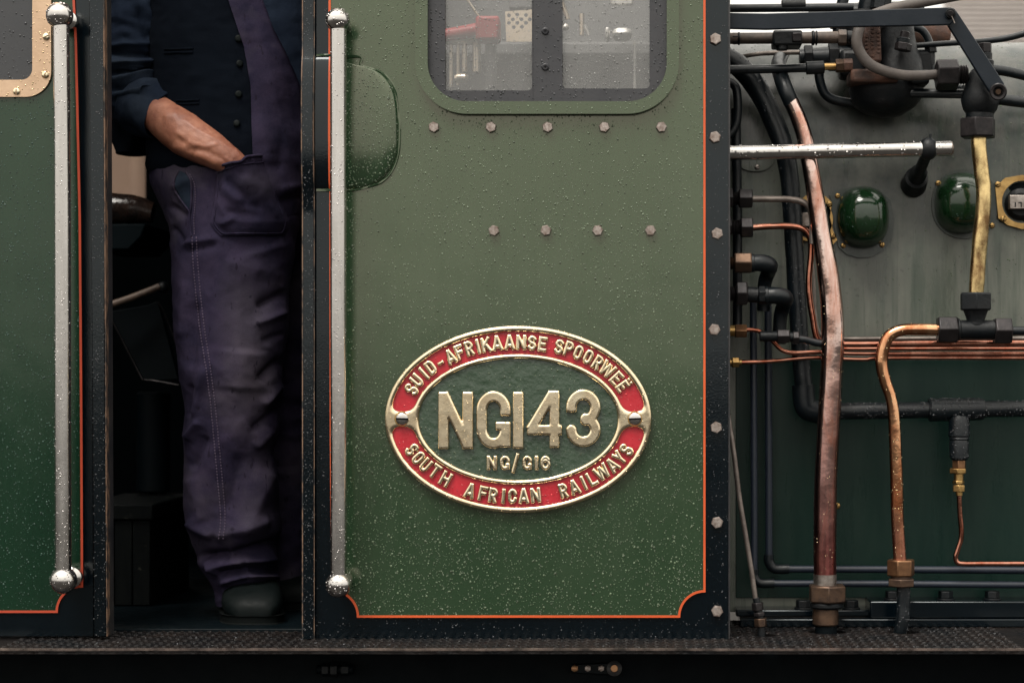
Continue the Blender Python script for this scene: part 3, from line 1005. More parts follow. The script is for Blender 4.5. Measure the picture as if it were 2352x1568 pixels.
# ------------------------------------------------------------------ bolts and screws (shared meshes)
def hexbolt_mesh(r, h, name):
    b = MB()
    b.lathe((0, 0.0015, 0), (0, -h, 0), [(0, r), (0.86, r), (1, r * 0.9)], 6)
    b.lathe((0, -h + 0.0002, 0), (0, -h - 0.0005, 0), [(0, r * 0.80), (1, r * 0.76)], 20)
    o = b.build(name, BOLT_M, None, smooth=25)
    me = o.data
    off = o.location.copy()
    for v in me.vertices:
        v.co += off
    bpy.data.objects.remove(o)
    return me
BOLT = hexbolt_mesh(Rr(13), 0.010, 'bolt_mesh')
BOLT2 = hexbolt_mesh(Rr(14), 0.010, 'bolt_mesh_border')

def place_mesh(name, me, parent, p, rot=0.0):
    o = link(bpy.data.objects.new(name, me))
    o.parent = parent
    o.location = Vector(p) - ORG[parent.name]
    o.rotation_euler = (0, rot, 0)
    ORG[o.name] = Vector(p)
    return o

def screw(parent, p, r, ang, mat, name='screw'):
    """domed slotted screw head facing the viewer"""
    p = Vector(p)
    b = MB()
    seg = 22
    prof = [(0.0, 1.0), (0.45, 0.97), (0.8, 0.8), (1.0, 0.55)]
    # two half heads with the slot between them
    ca, sa = math.cos(rad(ang)), math.sin(rad(ang))
    hgt = r * 0.45
    for sgn in (1, -1):
        loop = []
        for i in range(13):
            a = rad(8 + 164 * i / 12)
            loop.append((math.cos(a), sgn * math.sin(a)))
        rings = []
        vs, fs = [], []
        for t, k in prof:
            for x, z in loop:
                xx, zz = x * k * r, (z * k if abs(z) > 0.15 else z) * r
                vs.append((p.x + xx * ca - zz * sa, p.y - t * hgt, p.z + xx * sa + zz * ca))
        m = len(loop)
        for i in range(len(prof) - 1):
            for j in range(m):
                j2 = (j + 1) % m
                fs.append((i * m + j, i * m + j2, (i + 1) * m + j2, (i + 1) * m + j))
        fs.append(tuple((len(prof) - 1) * m + j for j in range(m)))
        b.add(vs, fs)
    o = b.build(name, mat, parent, smooth=40)
    if parent.parent is None:
        b = MB(); b.lathe(p, p - Vector((0, hgt * 0.30, 0)), [(0, r * 0.98), (1, r * 0.96)], 18); b.build('slot', UNDER, o)
    return o

# ------------------------------------------------------------------ left-hand cab side panel
lp = thing('cab_side_panel', 'narrow green cab side left of the doorway, beside the long handrail', 'cab panel', (X(60), 0, 0.004))
sheet = [(-160, -400), (196, -400), (205, 0), (211, 700), (214, 1460), (-160, 1460)]
wl = [(-160, -300), (40, -300), (77, -300), (77, 150), (74, 165), (66, 177), (52, 184), (-160, 186)]
b = MB(); v_, f_ = fill_poly(poly_px(sheet, 0), [], 0.0, 0.006)
mesh_obj('sheet', v_, f_, BLACK, lp)
def notch_arc(cx, cy, r, a0, a1, n=14):
    return [(cx + r * math.cos(rad(a0 + (a1 - a0) * i / n)), cy - r * math.sin(rad(a0 + (a1 - a0) * i / n))) for i in range(n + 1)]
def lx(py): return np.interp(py, [-400, 0, 100, 500, 900, 1305, 1420], [160, 169, 174, 183, 186, 188, 188])
edge = [(lx(yv), yv) for yv in (-400, -200, 0, 100, 300, 500, 700, 900, 1100, 1250, 1346)]
arc = notch_arc(188, 1404, 58, 90, 180)
green_l = edge + arc[1:] + [(-160, 1404), (-160, -400)]
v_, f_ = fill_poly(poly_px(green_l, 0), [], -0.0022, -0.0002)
gl_ = mesh_obj('green_paint', v_, f_, GREEN_DIM_REFLECT, lp)
def strip(pts, wpx, y, name, mat, parent, th=0.0016):
    """flat painted line of width wpx along drawing points"""
    pts = [Vector((a, b_)) for a, b_ in pts]
    L, Rt = [], []
    for i, p in enumerate(pts):
        d0 = (pts[i] - pts[i - 1]).normalized() if i else None
        d1 = (pts[i + 1] - pts[i]).normalized() if i < len(pts) - 1 else None
        d0 = d0 or d1; d1 = d1 or d0
        n0 = Vector((-d0.y, d0.x)); n1 = Vector((-d1.y, d1.x))
        mm = n0 + n1
        mm = mm / max(0.35, mm.dot(n0)) if mm.length > 1e-4 else n0
        L.append(p + mm * wpx / 2); Rt.append(p - mm * wpx / 2)
    vs = [P(q.x, q.y, y) for q in L] + [P(q.x, q.y, y) for q in Rt]
    n = len(pts)
    vs += [v + Vector((0, th, 0)) for v in vs]
    fs = []
    for i in range(n - 1):
        fs += [(i, i + 1, n + i + 1, n + i), (2 * n + i, i + 2 * n + 1, i + 1, i), (n + i, n + i + 1, 3 * n + i + 1, 3 * n + i)]
    return mesh_obj(name, vs, fs, mat, parent, smooth=None)
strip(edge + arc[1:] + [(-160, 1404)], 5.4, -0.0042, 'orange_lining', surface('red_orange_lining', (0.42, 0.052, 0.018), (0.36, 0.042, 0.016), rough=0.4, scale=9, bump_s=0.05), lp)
# jamb angle bar with rusty edge
def slant_bar(x0t, x0b, x1t, x1b, y0, y1, yt, yb, name, mat, parent, bev=0.0015):
    b = MB()
    vs = []
    for (a, c) in ((x0t, yt), (x1t, yt), (x1b, yb), (x0b, yb)):
        vs.append(P(a, c, y0))
    vs += [v + Vector((0, y1 - y0, 0)) for v in vs]
    b.add(vs, [(0, 1, 2, 3), (7, 6, 5, 4), (0, 4, 5, 1), (1, 5, 6, 2), (2, 6, 7, 3), (3, 7, 4, 0)])
    return b.build(name, mat, parent, bevel=bev)
jb = slant_bar(202, 216, 234, 244, -0.010, 0.0, -400, 1461, 'jamb_bar', BLACK, lp)
slant_bar(234.3, 244.2, 237.6, 246.6, -0.009, 0.012, -400, 1461, 'jamb_edge', EDGE_RUST, lp, 0.0006)
slant_bar(238, 247, 241, 249, 0.006, 0.05, -400, 1461, 'jamb_return', BLACK_WORN, lp, 0.0006)
droplets('water_beads', lp, gl_, 11000, 0.00046, 0.002,
         keep=lambda p: p[0] > X(-20) and p[2] < Z(-20) and random.random() < 0.62 + 0.3 * noise.noise(Vector(p) * 9))
droplets('water_beads', lp, jb, 800, 0.00045, 0.0016, keep=lambda p: p[2] < Z(-20))

# side window with pale bronze frame
lw = thing('cab_side_window', 'dark window with a pale bronze screwed frame in the top left corner', 'window', P(20, 226, 0))
outer = poly_px([(-160, -300), (120, -300), (120, 162)] + notch_arc(62, 166, 58, 0, -90)[1:] + [(-160, 224)], 0)
inner = poly_px([(-130, -270), (77, -270), (77, 158)] + notch_arc(52, 160, 25, 0, -90)[1:] + [(-130, 185)], 0)
v_, f_ = fill_poly(outer, [inner], -0.0085, -0.0024)
bz = mesh_obj('frame', v_, f_, BRONZE_CREAM, lw, bevel=0.0012)
v_, f_ = fill_poly(inner, [], -0.0045, -0.0026)
gz = mesh_obj('pane', v_, f_, GLASS_DARK, lw)
for px, py, a in ((106, 85, 28), (104, 172, 70), (38, 210, 88)):
    screw(bz, P(px, py, -0.0088), Rr(8.6), a, BRASS)
droplets('water_beads', lw, bz, 420, 0.0006, 0.0018)
droplets('water_beads', lw, gz, 380, 0.0007, 0.0026)

# ------------------------------------------------------------------ main cab side panel
mp = thing('cab_side_panel', 'large green cab side with orange lining that carries the oval number plate', 'cab panel', (X(1190), 0, -0.004))
win_out = (956, 1559, -420, 264, 118)
def px_round_rect(x0, x1, y0, y1, r, y, n=14):
    a, b_ = P(x0, y1, y), P(x1, y0, y)
    return round_rect(a.x, b_.x, a.z, b_.z, Rr(r, y), n)
hole = px_round_rect(972, 1543, -404, 250, 102, 0)
sheet = [(724, -450), (1676, -450), (1676, 1472), (1200, 1469), (724, 1466)]
v_, f_ = fill_poly(poly_px(sheet, 0), [hole], 0.0, 0.006)
bs = mesh_obj('sheet', v_, f_, BLACK, mp)
hole2 = px_round_rect(970, 1545, -406, 252, 103, 0)
edge_r = [(1618, -450), (1618, 400), (1618, 900), (1618, 1357)]
arc_r = notch_arc(1618, 1415, 58, 90, 180)
arc_l = notch_arc(763, 1415, 59, 0, 90)
green_m = edge_r + arc_r[1:] + arc_l + [(760, -450)]
v_, f_ = fill_poly(poly_px(green_m, 0), [hole2], -0.0024, -0.0002)
gm = mesh_obj('green_paint', v_, f_, GREEN, mp)
strip(edge_r + arc_r[1:] + arc_l + [(760, 1000), (759, 470), (759, 438)], 5.2, -0.0044, 'orange_lining', ORANGE, mp)
strip([(757, 128), (757, -450)], 5.2, -0.0044, 'orange_lining', ORANGE, mp)

# jamb bar, bulging over the blister
BH = 0.013
def blister(py):
    t = (py - 283) / 152.0
    return BH * math.sqrt(max(0.0, 1 - abs(t) ** 2.2)) if abs(t) < 1 else 0.0
def zprof(y_front, y_back):
    pts = []
    ys = [-450, -100, 60] + list(np.linspace(128, 438, 34)) + [500, 900, 1300, 1466]
    return [(y_front - blister(v), Z(v)) for v in ys] + [(y_back, Z(1466)), (y_back, Z(-450))]
b = MB(); b.xprism(zprof(-0.011, 0.0), X(698), X(723.5))
jm = b.build('jamb_bar', BLACK, mp, bevel=0.0014)
b = MB(); b.xprism(zprof(-0.0095, 0.012), X(695.3), X(697.8))
b.build('jamb_edge', EDGE_RUST, mp, smooth=30)
b = MB(); b.xprism(zprof(-0.0125, -0.0100), X(723.2), X(724.6))
b.build('jamb_edge', EDGE_RUST, mp, smooth=30)
b = MB(); b.box(X(696), X(700), 0.008, 0.06, 0, Z(-450))
b.build('jamb_return', BLACK_WORN, mp)
b = MB(); b.box(X(1673), X(1677), -0.0015, 0.05, 0.0, Z(-450))
b.build('front_edge', BLACK_WORN, mp, bevel=0.001)
# the blister itself
def right_edge(py):
    t = abs((py - 292) / 143.0)
    return 797 + 118 * max(0.0, 1 - t ** 3.2) ** 0.42
def blister_grid(xa, xb, nx, mat, name, lift=0.0):
    vs, fs = [], []
    rows = list(np.linspace(129.5, 436.5, 60))
    for py in rows:
        xe = max(xb, right_edge(py)) if xb is None else xb
        for i in range(nx + 1):
            u = i / nx
            if xb_full:
                x1_ = right_edge(py)
                px = xa + (x1_ - xa) * u
                fall = math.sqrt(max(0.0, 1 - max(0.0, (u - 0.80) / 0.20) ** 2.2))
            else:
                px = xa + (xb - xa) * u
                fall = 1
            yy = -0.0022 - lift - blister(py) * fall
            q = P(px, py, 0)
            vs.append((q.x, yy, q.z))
    for r in range(len(rows) - 1):
        for i in range(nx):
            a = r * (nx + 1) + i
            fs.append((a, a + nx + 1, a + nx + 2, a + 1))
    return mesh_obj(name, vs, fs, mat, mp, smooth=180)
xb_full = True
bl = blister_grid(759.5, 900, 40, GREEN, 'blister')
xb_full = False
blister_grid(724.8, 757, 4, BLACK, 'blister_border')
blister_grid(756.4, 761.4, 2, ORANGE, 'orange_lining', 0.0012)
# weld bead round it
wp = [(727, 130), (797, 130), (830, 133)] + [(right_edge(v) + 1.5, v) for v in np.linspace(151, 433.5, 24)] + [(797, 437), (727, 437)]
b = MB(); b.tube([P(a, c, -0.002) for a, c in wp], Rr(4.0), 10, 6, wob=0.9)
b.build('weld_bead', GREEN, mp)

for px in (997, 1128, 1258, 1388, 1519):
    place_mesh('bolt', BOLT, mp, P(px, 293, -0.0024), random.uniform(0, 1))
for px in (1135, 1254, 1373, 1494):
    place_mesh('bolt', BOLT, mp, P(px, 530, -0.0024), random.uniform(0, 1))
for px, py in ((1643, 91), (1642, 316), (1647, 537), (1641, 757), (1645, 981), (1647, 1199), (1647, 1402)):
    place_mesh('bolt', BOLT2, mp, P(px, py, 0.0), random.uniform(0, 1))

def on_panel(p):
    px = VX + (p[0] - CX) / S; py = VY - (p[2] - CZ) / S
    if py < -25: return False
    if ((px - 1191) / 307) ** 2 + ((py - 962) / 216) ** 2 < 1: return False
    if px < right_edge(py) + 8 and 126 < py < 440: return False
    d = 0.55 + 0.5 * noise.noise(Vector(p) * 6) + 0.12 * (py > 900)
    return random.random() < d
droplets('water_beads', mp, gm, 36000, 0.00046, 0.0022, keep=on_panel)
droplets('water_beads', mp, bs, 7000, 0.00045, 0.0018, keep=lambda p: (p[0] > X(1622) or p[2] < Z(1419) or p[0] < X(757)) and p[2] < Z(-25) and p[1] < 0.001)
droplets('water_beads', mp, bl, 1300, 0.0005, 0.002)
droplets('water_beads', mp, jm, 1000, 0.00045, 0.0017, keep=lambda p: p[2] < Z(-25))

# ------------------------------------------------------------------ window in the main panel
wn = thing('cab_window', 'two-pane cab window with misted panes in a thick green rounded frame', 'window', P(1258, 266, 0))
vs_o = px_round_rect(956, 1559, -420, 264.5, 118, 0)
vs_i = px_round_rect(984.5, 1531, -392, 236, 88, 0)
v_, f_ = fill_poly(vs_o, [vs_i], -0.020, 0.004)
wf = mesh_obj('frame', v_, f_, GREEN, wn, bevel=0.003)
droplets('water_beads', wf, wf, 1600, 0.0005, 0.002, keep=lambda p: p[2] < Z(-25) and p[1] < -0.018)
# steel sashes
inner_clip = px_round_rect(983.5, 1532, -393, 237, 89, 0)
def sash(x0, x1, gx0, gx1, gy, y0, y1, rr_):
    a, b_ = P(x0, 0, 0).x, P(x1, 0, 0).x
    poly = [(max(a, min(b_, x)), z) for x, z in inner_clip]
    gl2 = px_round_rect(gx0, gx1, -330, gy, rr_, 0, 6)
    v2, f2 = fill_poly(poly, [gl2], y0, y1)
    return mesh_obj('sash', v2, f2, STEEL_FRAME, wn, bevel=0.001)
s1 = sash(983.5, 1226.5, 1023, 1222, 209, -0.006, 0.002, 8)
s2 = sash(1226.8, 1532, 1292, 1492, 205, -0.009, 0.002, 10)
for s_, (gx0, gx1, gy) in ((s1, (1019, 1224, 212)), (s2, (1288, 1496, 209))):
    v2, f2 = fill_poly(px_round_rect(gx0, gx1, -334, gy, 6, 0, 4), [], 0.0026, 0.0062)
    gp = mesh_obj('pane', v2, f2, GLASS, s_)
    droplets('water_beads', s_, gp, 1800, 0.00042, 0.0017, keep=lambda p: p[2] < Z(-25))
for py in (72, 154):
    b = MB(); b.lathe(P(1252.5, py, -0.0085), P(1252.5, py, -0.014), [(0, Rr(9)), (0.6, Rr(8.5)), (1, Rr(6)), (0.98, Rr(3)), (0.5, Rr(2.8))], 20)
    b.build('rivet', STEEL_FRAME, s2)
droplets('water_beads', s1, s1, 500, 0.0007, 0.0022, keep=lambda p: p[2] < Z(-25))
droplets('water_beads', s2, s2, 750, 0.0007, 0.0022, keep=lambda p: p[2] < Z(-25))

# things on the footplate behind the glass
lv = thing('control_lever', 'red lever behind the left pane of the cab window', 'lever', P(1130, 220, 0.30))
b = MB(); b.tube([P(960, 92, 0.30), P(1070, 74, 0.30), P(1115, 66, 0.30)], [Rr(15), Rr(17), Rr(19)], 16)
b.build('handle', LEVER_RED, lv)
b = MB(); b.pbox(1092, 1147, 36, 92, 0.27, 0.33)
b.build('clamp', LEVER_RED, lv, bevel=0.006)
b = MB(); b.tube([P(1128, 60, 0.34), P(1126, 420, 0.34)], Rr(14), 16)
b.build('post', GREY_IN, lv)
pl = thing('perforated_guard', 'cream perforated guard behind the left pane of the cab window', 'guard', P(1195, 113, 0.36))
ho = []
for i, (hx, hy) in enumerate([(1169, 36), (1188, 34), (1208, 35), (1178, 45), (1198, 45), (1169, 53), (1188, 53), (1208, 53), (1180, 63), (1199, 62), (1217, 45)]):
    c = P(hx, hy, 0.36); r = Rr(4.6, 0.36)
    ho.append([(c.x + r * math.cos(a), c.z + r * math.sin(a)) for a in [2 * math.pi * k / 14 for k in range(14)]])
v2, f2 = fill_poly(poly_px([(1160, 27), (1226, 22), (1226, 96), (1163, 96)], 0.36), ho, 0.36, 0.364)
mesh_obj('plate', v2, f2, CREAM, pl)
b = MB(); b.pbox(1168, 1226, -40, 20, 0.40, 0.44)
b.build('cover', GREY_IN, pl, bevel=0.004)
gg = thing('gauge_glass', 'bright brass gauge tubes behind the left pane of the cab window', 'gauge', P(1060, 208, 0.33))
for px, r, y0_, y1_ in ((1036, 5, 102, 200), (1052, 4, 100, 196), (1067, 6.5, 97, 165), (1095, 11, 97, 166)):
    b = MB(); b.tube([P(px, y0_, 0.33), P(px, y1_, 0.33)], Rr(r), 12)
    b.build('tube', CREAM, gg)
b = MB(); b.lathe(P(1044, 180, 0.30), P(1075, 180, 0.30), [(0, Rr(8)), (0.2, Rr(12)), (0.8, Rr(12)), (1, Rr(7))], 16)
b.build('cock', CREAM, gg)
b = MB(); b.pbox(1020, 1100, 84, 98, 0.32, 0.36)
b.build('head', CREAM, gg, bevel=0.004)
b = MB(); b.tube([P(1060, -20, 0.3), P(1102, 42, 0.3)], Rr(3), 8)
b.build('pricker', CREAM, gg)
va = thing('valve_set', 'pale valves and white cover behind the right pane of the cab window', 'valve', P(1390, 96, 0.36))
b = MB(); b.tube([P(1285, -10, 0.34), P(1305, 45, 0.34)], Rr(6), 12); b.build('stem', CREAM, va)
b = MB(); b.tube([P(1337, 32, 0.34), P(1336, 82, 0.34)], Rr(6), 12); b.build('stem', CREAM, va)
b = MB(); b.tube([P(1343, 58, 0.33), P(1352, 82, 0.33)], Rr(4), 12); b.build('spindle', WHITE_M, va)
b = MB(); b.ball(P(1299, 63, 0.34), Rr(9)); b.build('knob', WHITE_M, va)
b = MB(); b.pbox(1406, 1452, 62, 88, 0.36, 0.42); b.build('cover', WHITE_M, va, bevel=0.012)
b = MB(); b.pbox(1390, 1400, 62, 88, 0.36, 0.42); b.build('cover', WHITE_M, va, bevel=0.004)
b = MB(); b.pbox(1402, 1455, -30, 12, 0.42, 0.44); b.build('cover', WHITE_M, va, bevel=0.004)
bk = thing('boiler_backhead', 'dull grey boiler end seen through the cab window panes', 'boiler', P(1300, 1467, 0.9))
b = MB(); b.box(P(940, 0, 0.6).x, X(1640), 0.6, 1.5, 0.0, 1.6); b.build('plate', GREY_IN, bk, bevel=0.03)
b = MB(); b.box(P(1000, 0, 0.52).x, X(1600), 0.5, 0.6, P(0, 96, 0.5).z - 0.03, P(0, 96, 0.5).z); b.build('shelf', GREY_IN, bk, bevel=0.006)
b = MB(); b.tube([P(1458, 95, 0.42), P(1458, 320, 0.42)], Rr(4), 10); b.build('rod', WHITE_M, bk)

# ------------------------------------------------------------------ handrails
def handrail(label, top, bot, rb_, rt, rbt, ftop, fbot, pts):
    y = -0.07
    h = thing('handrail', label, 'handrail', P(bot[0], bot[1] + rbt, y), 'steel handrails by the doorway')
    b = MB(); b.tube([P(a, c, y) for a, c in pts], Rr(rb_, y), 28, 6, wob=0.015)
    bar = b.build('bar', STEEL, h, smooth=60)
    for (cx, cy), r, (fx, fy, fr_) in ((top, rt, ftop), (bot, rbt, fbot)):
        b = MB(); b.ball(P(cx, cy, y), Rr(r, y), 36, 24)
        kb = b.build('ball_end', STEEL, h, smooth=180)
        b = MB()
        c = P(cx, cy, y)
        b.lathe((c.x, y + 0.01, c.z), (c.x, -0.0024, c.z), [(0, Rr(17)), (0.35, Rr(13)), (0.62, Rr(13)), (0.72, Rr(fr_)), (0.94, Rr(fr_)), (1, Rr(fr_ - 2))], 28)
        b.build('flange', STEEL, h, smooth=50)
        droplets('water_beads', kb, kb, 45, 0.0008, 0.0022)
    droplets('water_beads', bar, bar, 520, 0.0005, 0.0017)
    return h
handrail('long steel handrail on the narrow left panel beside the bronze window frame', (137, 36), (146, 1332), 18.5, 31, 31, (165, 57, 22), (178, 1325, 24),
         [(140, 50), (143, 350), (144, 700), (144, 1000), (145, 1320)])
handrail('long steel handrail right of the doorway, passing over the bulge of the main panel', (776, 47), (778, 1342), 18.5, 28, 30, (795, 70, 18), (797, 1338, 20),
         [(777, 60), (777, 350), (777, 700), (778, 1000), (778, 1330)])

# ------------------------------------------------------------------ number plate
npl = thing('number_plate', 'oval brass number plate with red band, lettered NGI43', 'number plate', P(1191, 1177, -0.01))
PC = P(1191, 962.3, 0)
def ell(a, b_):
    def f(Xv, Zv):
        k0 = np.sqrt((Xv / a) ** 2 + (Zv / b_) ** 2) + 1e-9
        k1 = np.sqrt((Xv / a ** 2) ** 2 + (Zv / b_ ** 2) ** 2) + 1e-9
        return k0 * (k0 - 1) / k1
    return f
def ell_loop(a, b_, n=96):
    return [(PC.x + a * S * math.cos(2 * math.pi * i / n), PC.z + b_ * S * math.sin(2 * math.pi * i / n)) for i in range(n)]
v2, f2 = fill_poly(ell_loop(303, 211.5), [], -0.009, -0.0026)
mesh_obj('back_plate', v2, f2, BRASS_OLD, npl, bevel=0.001)
v2, f2 = fill_poly(ell_loop(296, 205), [ell_loop(237, 146)], -0.0108, -0.0088)
band = mesh_obj('red_band', v2, f2, RED, npl)
v2, f2 = fill_poly(ell_loop(236.5, 145.5), [], -0.0106, -0.0088)
field = mesh_obj('green_field', v2, f2, PLATE_GREEN, npl)
E1, E2, E3, E4 = ell(305.4 * S, 214.2 * S), ell(291 * S, 200.5 * S), ell(242 * S, 150 * S), ell(227.5 * S, 138.5 * S)
def smin(a, b_, k):
    h = np.clip(0.5 + 0.5 * (b_ - a) / k, 0, 1)
    return b_ * (1 - h) + a * h - k * h * (1 - h)
def rim_sdf(Xv, Zv):
    r1 = np.maximum(E1(Xv, Zv), -E2(Xv, Zv))
    r2 = np.maximum(E3(Xv, Zv), -E4(Xv, Zv))
    ax = np.abs(Xv)
    bar = np.maximum(np.abs(ax - 266 * S) - 32 * S, np.abs(Zv) - 18.5 * S)
    d = smin(smin(r1, bar, 22 * S), r2, 22 * S)
    return np.maximum(np.maximum(d, E1(Xv, Zv)), -E4(Xv, Zv))
rim = relief(rim_sdf, -308 * S, 308 * S, -217 * S, 217 * S, 2.3 * S, 0.0085, 0.0055, (PC.x, -0.0090, PC.z), 'rim', BRASS, npl, smooth=80)
for px in (923.6, 1458.4):
    b = MB(); b.lathe(P(px, 961.5, -0.0170), P(px, 961.5, -0.0182), [(0, Rr(17.5)), (1, Rr(16.5))], 24); b.build('screw_seat', BRASS_OLD, rim)
    screw(npl, P(px, 961.5, -0.0183), Rr(15.2), -2 if px < 1000 else 2, STEEL)
LZ = -0.0106
big = [('N', 1047, 964.6, 81, 132, 12.6), ('G', 1134, 963.5, 79, 133, 12.6), ('I', 1190.5, 964.5, 27, 131, 12.4), ('4', 1251, 962, 81, 132, 12.0), ('3', 1340, 959.5, 80, 133, 12.6)]
letters = []
for ch, cx, cy, ww, hh, tt in big:
    letters.append(letter(ch, cx, cy, 0, hh, ww, tt, 'numeral' if ch in '43' else 'letter', npl, BRASS, LZ, 0.0095, res=58, bev=0.0022))
for ch, cx, cy, ww, hh in (('N', 1130, 1062, 24, 33), ('G', 1160, 1062, 23, 33), ('/', 1184, 1062, 20, 34), ('G', 1211, 1062, 22, 33), ('I', 1232.5, 1062, 7.4, 33), ('6', 1253, 1062, 23, 33)):
    letters.append(letter(ch, cx, cy, 0, hh, ww, 4.1, 'letter', npl, BRASS, LZ, 0.006, res=34, round_=0.0003))
fx, fy = 0.30388, 0.30388
def band_letters(items, flip):
    for ch, u, v in items:
        px, py = 861.3 + u * fx, 717.75 + v * fy
        dx, dy = px - 1191, py - 962.3
        nx_, ny_ = dx / 273.0 ** 2, dy / 182.0 ** 2
        ang = math.degrees(math.atan2(nx_, -ny_))
        if flip: ang = math.degrees(math.atan2(-nx_, ny_))
        ww = {'I': 9, '-': 16, 'W': 33, 'A': 25, 'N': 24, 'K': 25, 'H': 24}.get(ch, 21)
        hh = 35
        if ch == 'Ë':
            letters.append(letter('E', px, py, ang, hh - 2, 19, 4.1, 'letter', npl, BRASS, LZ, 0.0065, res=30, round_=0.0004))
            a = rad(ang)
            letters.append(letter('dots', px + math.sin(a) * 21, py - math.cos(a) * 21, ang, 9, 17, 3.2, 'letter', npl, BRASS, LZ, 0.0055, res=16, round_=0.0003))
        elif ch == '-':
            letters.append(letter('-', px, py, ang, hh, ww, 4.0, 'letter', npl, BRASS, LZ, 0.006, res=30))
        else:
            letters.append(letter(ch, px, py, ang, hh, ww, 4.2, 'letter', npl, BRASS, LZ, 0.0065, res=32, round_=0.0004))
band_letters([('S', 277, 580), ('U', 318, 512), ('I', 371, 458), ('D', 423, 414), ('-', 494, 372), ('A', 572, 333), ('F', 640, 297), ('R', 714, 270), ('I', 780, 255),
              ('K', 843, 243), ('A', 925, 230), ('A', 1018, 224), ('N', 1106, 224), ('S', 1188, 230), ('E', 1268, 238), ('S', 1392, 258), ('P', 1466, 272), ('O', 1537, 302),
              ('O', 1612, 335), ('R', 1684, 378), ('W', 1757, 428), ('E', 1826, 497), ('Ë', 1871, 557)], False)
band_letters([('S', 281, 1035), ('O', 330, 1096), ('U', 385, 1150), ('T', 456, 1196), ('H', 536, 1254), ('A', 720, 1343), ('F', 818, 1364), ('R', 894, 1377), ('I', 972, 1384),
              ('C', 1040, 1384), ('A', 1125, 1383), ('N', 1215, 1377), ('R', 1425, 1343), ('A', 1508, 1316), ('I', 1578, 1284), ('L', 1640, 1252), ('W', 1714, 1203), ('A', 1795, 1150),
              ('Y', 1848, 1093), ('S', 1900, 1035)], True)
droplets('water_beads', npl, rim, 450, 0.00045, 0.0013)
droplets('water_beads', npl, field, 450, 0.0006, 0.0018)
droplets('water_beads', npl, band, 350, 0.0006, 0.0018)
for lo_ in letters[:5]:
    droplets('water_beads', lo_, lo_, 60, 0.00045, 0.0012)

# ------------------------------------------------------------------ firebox side
fb = thing('firebox', 'streaked green firebox side behind the pipes', 'boiler', (X(2100), 0.28, 0.0))
YF = 0.28
z1 = P(0, 300, YF).z
ra = 0.215
prof = [(YF, 0.02)] + [(YF, 0.02 + (z1 - 0.02) * i / 8) for i in range(1, 9)]
for i in range(1, 19):
    a = rad(90 * i / 18)
    prof.append((YF + ra * (1 - math.cos(a)), z1 + ra * math.sin(a)))
prof += [(1.6, z1 + ra), (1.6, 0.02)]
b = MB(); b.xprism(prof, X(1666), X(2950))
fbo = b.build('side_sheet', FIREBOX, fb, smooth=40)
droplets('water_beads', fb, fbo, 6000, 0.00045, 0.0018, keep=lambda p: p[1] < 0.5 and p[0] < X(2500) and p[0] > X(1690) and p[2] > 0.2)
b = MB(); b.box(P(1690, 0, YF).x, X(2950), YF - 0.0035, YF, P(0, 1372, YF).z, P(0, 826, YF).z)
b.build('lower_shade_sheet', surface('dark_green_sheet', (0.003, 0.015, 0.012), (0.008, 0.022, 0.017), spec=0.22, rough=0.24, rough2=0.4, scale=10, stretch=(2, 2, 0.25), bump_s=0.15, warp=0.1), fb, bevel=0.001)  # darker green paints in the dim surroundings reflected low down
screw(fb, P(1922, 1161, YF - 0.005), Rr(8, YF), 70, BRASS_OLD)

# bolted sole bars at the foot of the firebox
fd = thing('foundation_bar', 'near-black bolted bar along the foot of the firebox', 'beam', (X(2200), 0.22, 0.0))
b = MB(); b.box(P(1998, 0, 0.19).x, X(2900), 0.19, 0.276, P(0, 1419, 0.19).z, P(0, 1380, 0.19).z); b.build('upper_bar', BLACK, fd, bevel=0.003)
b = MB(); b.box(P(1700, 0, 0.185).x, X(2900), 0.178, 0.276, 0.001, P(0, 1420, 0.178).z - 0.001); b.build('lower_bar', BLACK, fd, bevel=0.002)
b = MB(); b.box(P(1690, 0, 0.21).x, P(1997, 0, 0.21).x, 0.205, 0.276, P(0, 1419, 0.178).z, P(0, 1400, 0.205).z); b.build('end_bar', BLACK, fd, bevel=0.003)
for px, py, y_ in ((2050, 1376, 0.22), (2172, 1376, 0.22), (2279, 1376, 0.22), (1845, 1398, 0.225), (1955, 1398, 0.225)):
    c = P(px, py, y_); zz = P(0, 1380 if px > 2000 else 1400, 0.19 if px > 2000 else 0.205).z
    b = MB(); b.lathe((c.x, y_, zz), (c.x, y_, zz + 0.003), [(0, Rr(22)), (1, Rr(22))], 20)
    b.hexn((c.x, y_, zz + 0.003), (c.x, y_, zz + 0.018), Rr(18), rot=0.3)
    b.build('bolt', IRON, fd, smooth=25, bevel=0.0008)

# ------------------------------------------------------------------ pipework
def pipe(name, label, cat, pts, r, mat, y=None, part='tube', seg=18, wob=0.0, group=None, n=8):
    """a run of pipe as a thing; pts are (px,py[,y])"""
    pp = [P(q[0], q[1], q[2] if len(q) > 2 else y) for q in pts]
    base = min(pp, key=lambda q: q.z)
    t = thing(name, label, cat, base, group)
    rr_ = [Rr(k, pts[i][2] if len(pts[i]) > 2 else y) for i, k in enumerate(r)] if isinstance(r, (list, tuple)) else Rr(r, y if y is not None else pts[0][2])
    b = MB(); b.tube(pp, rr_, seg, n, wob=wob)
    o = b.build(part, mat, t, smooth=60)
    return t, o

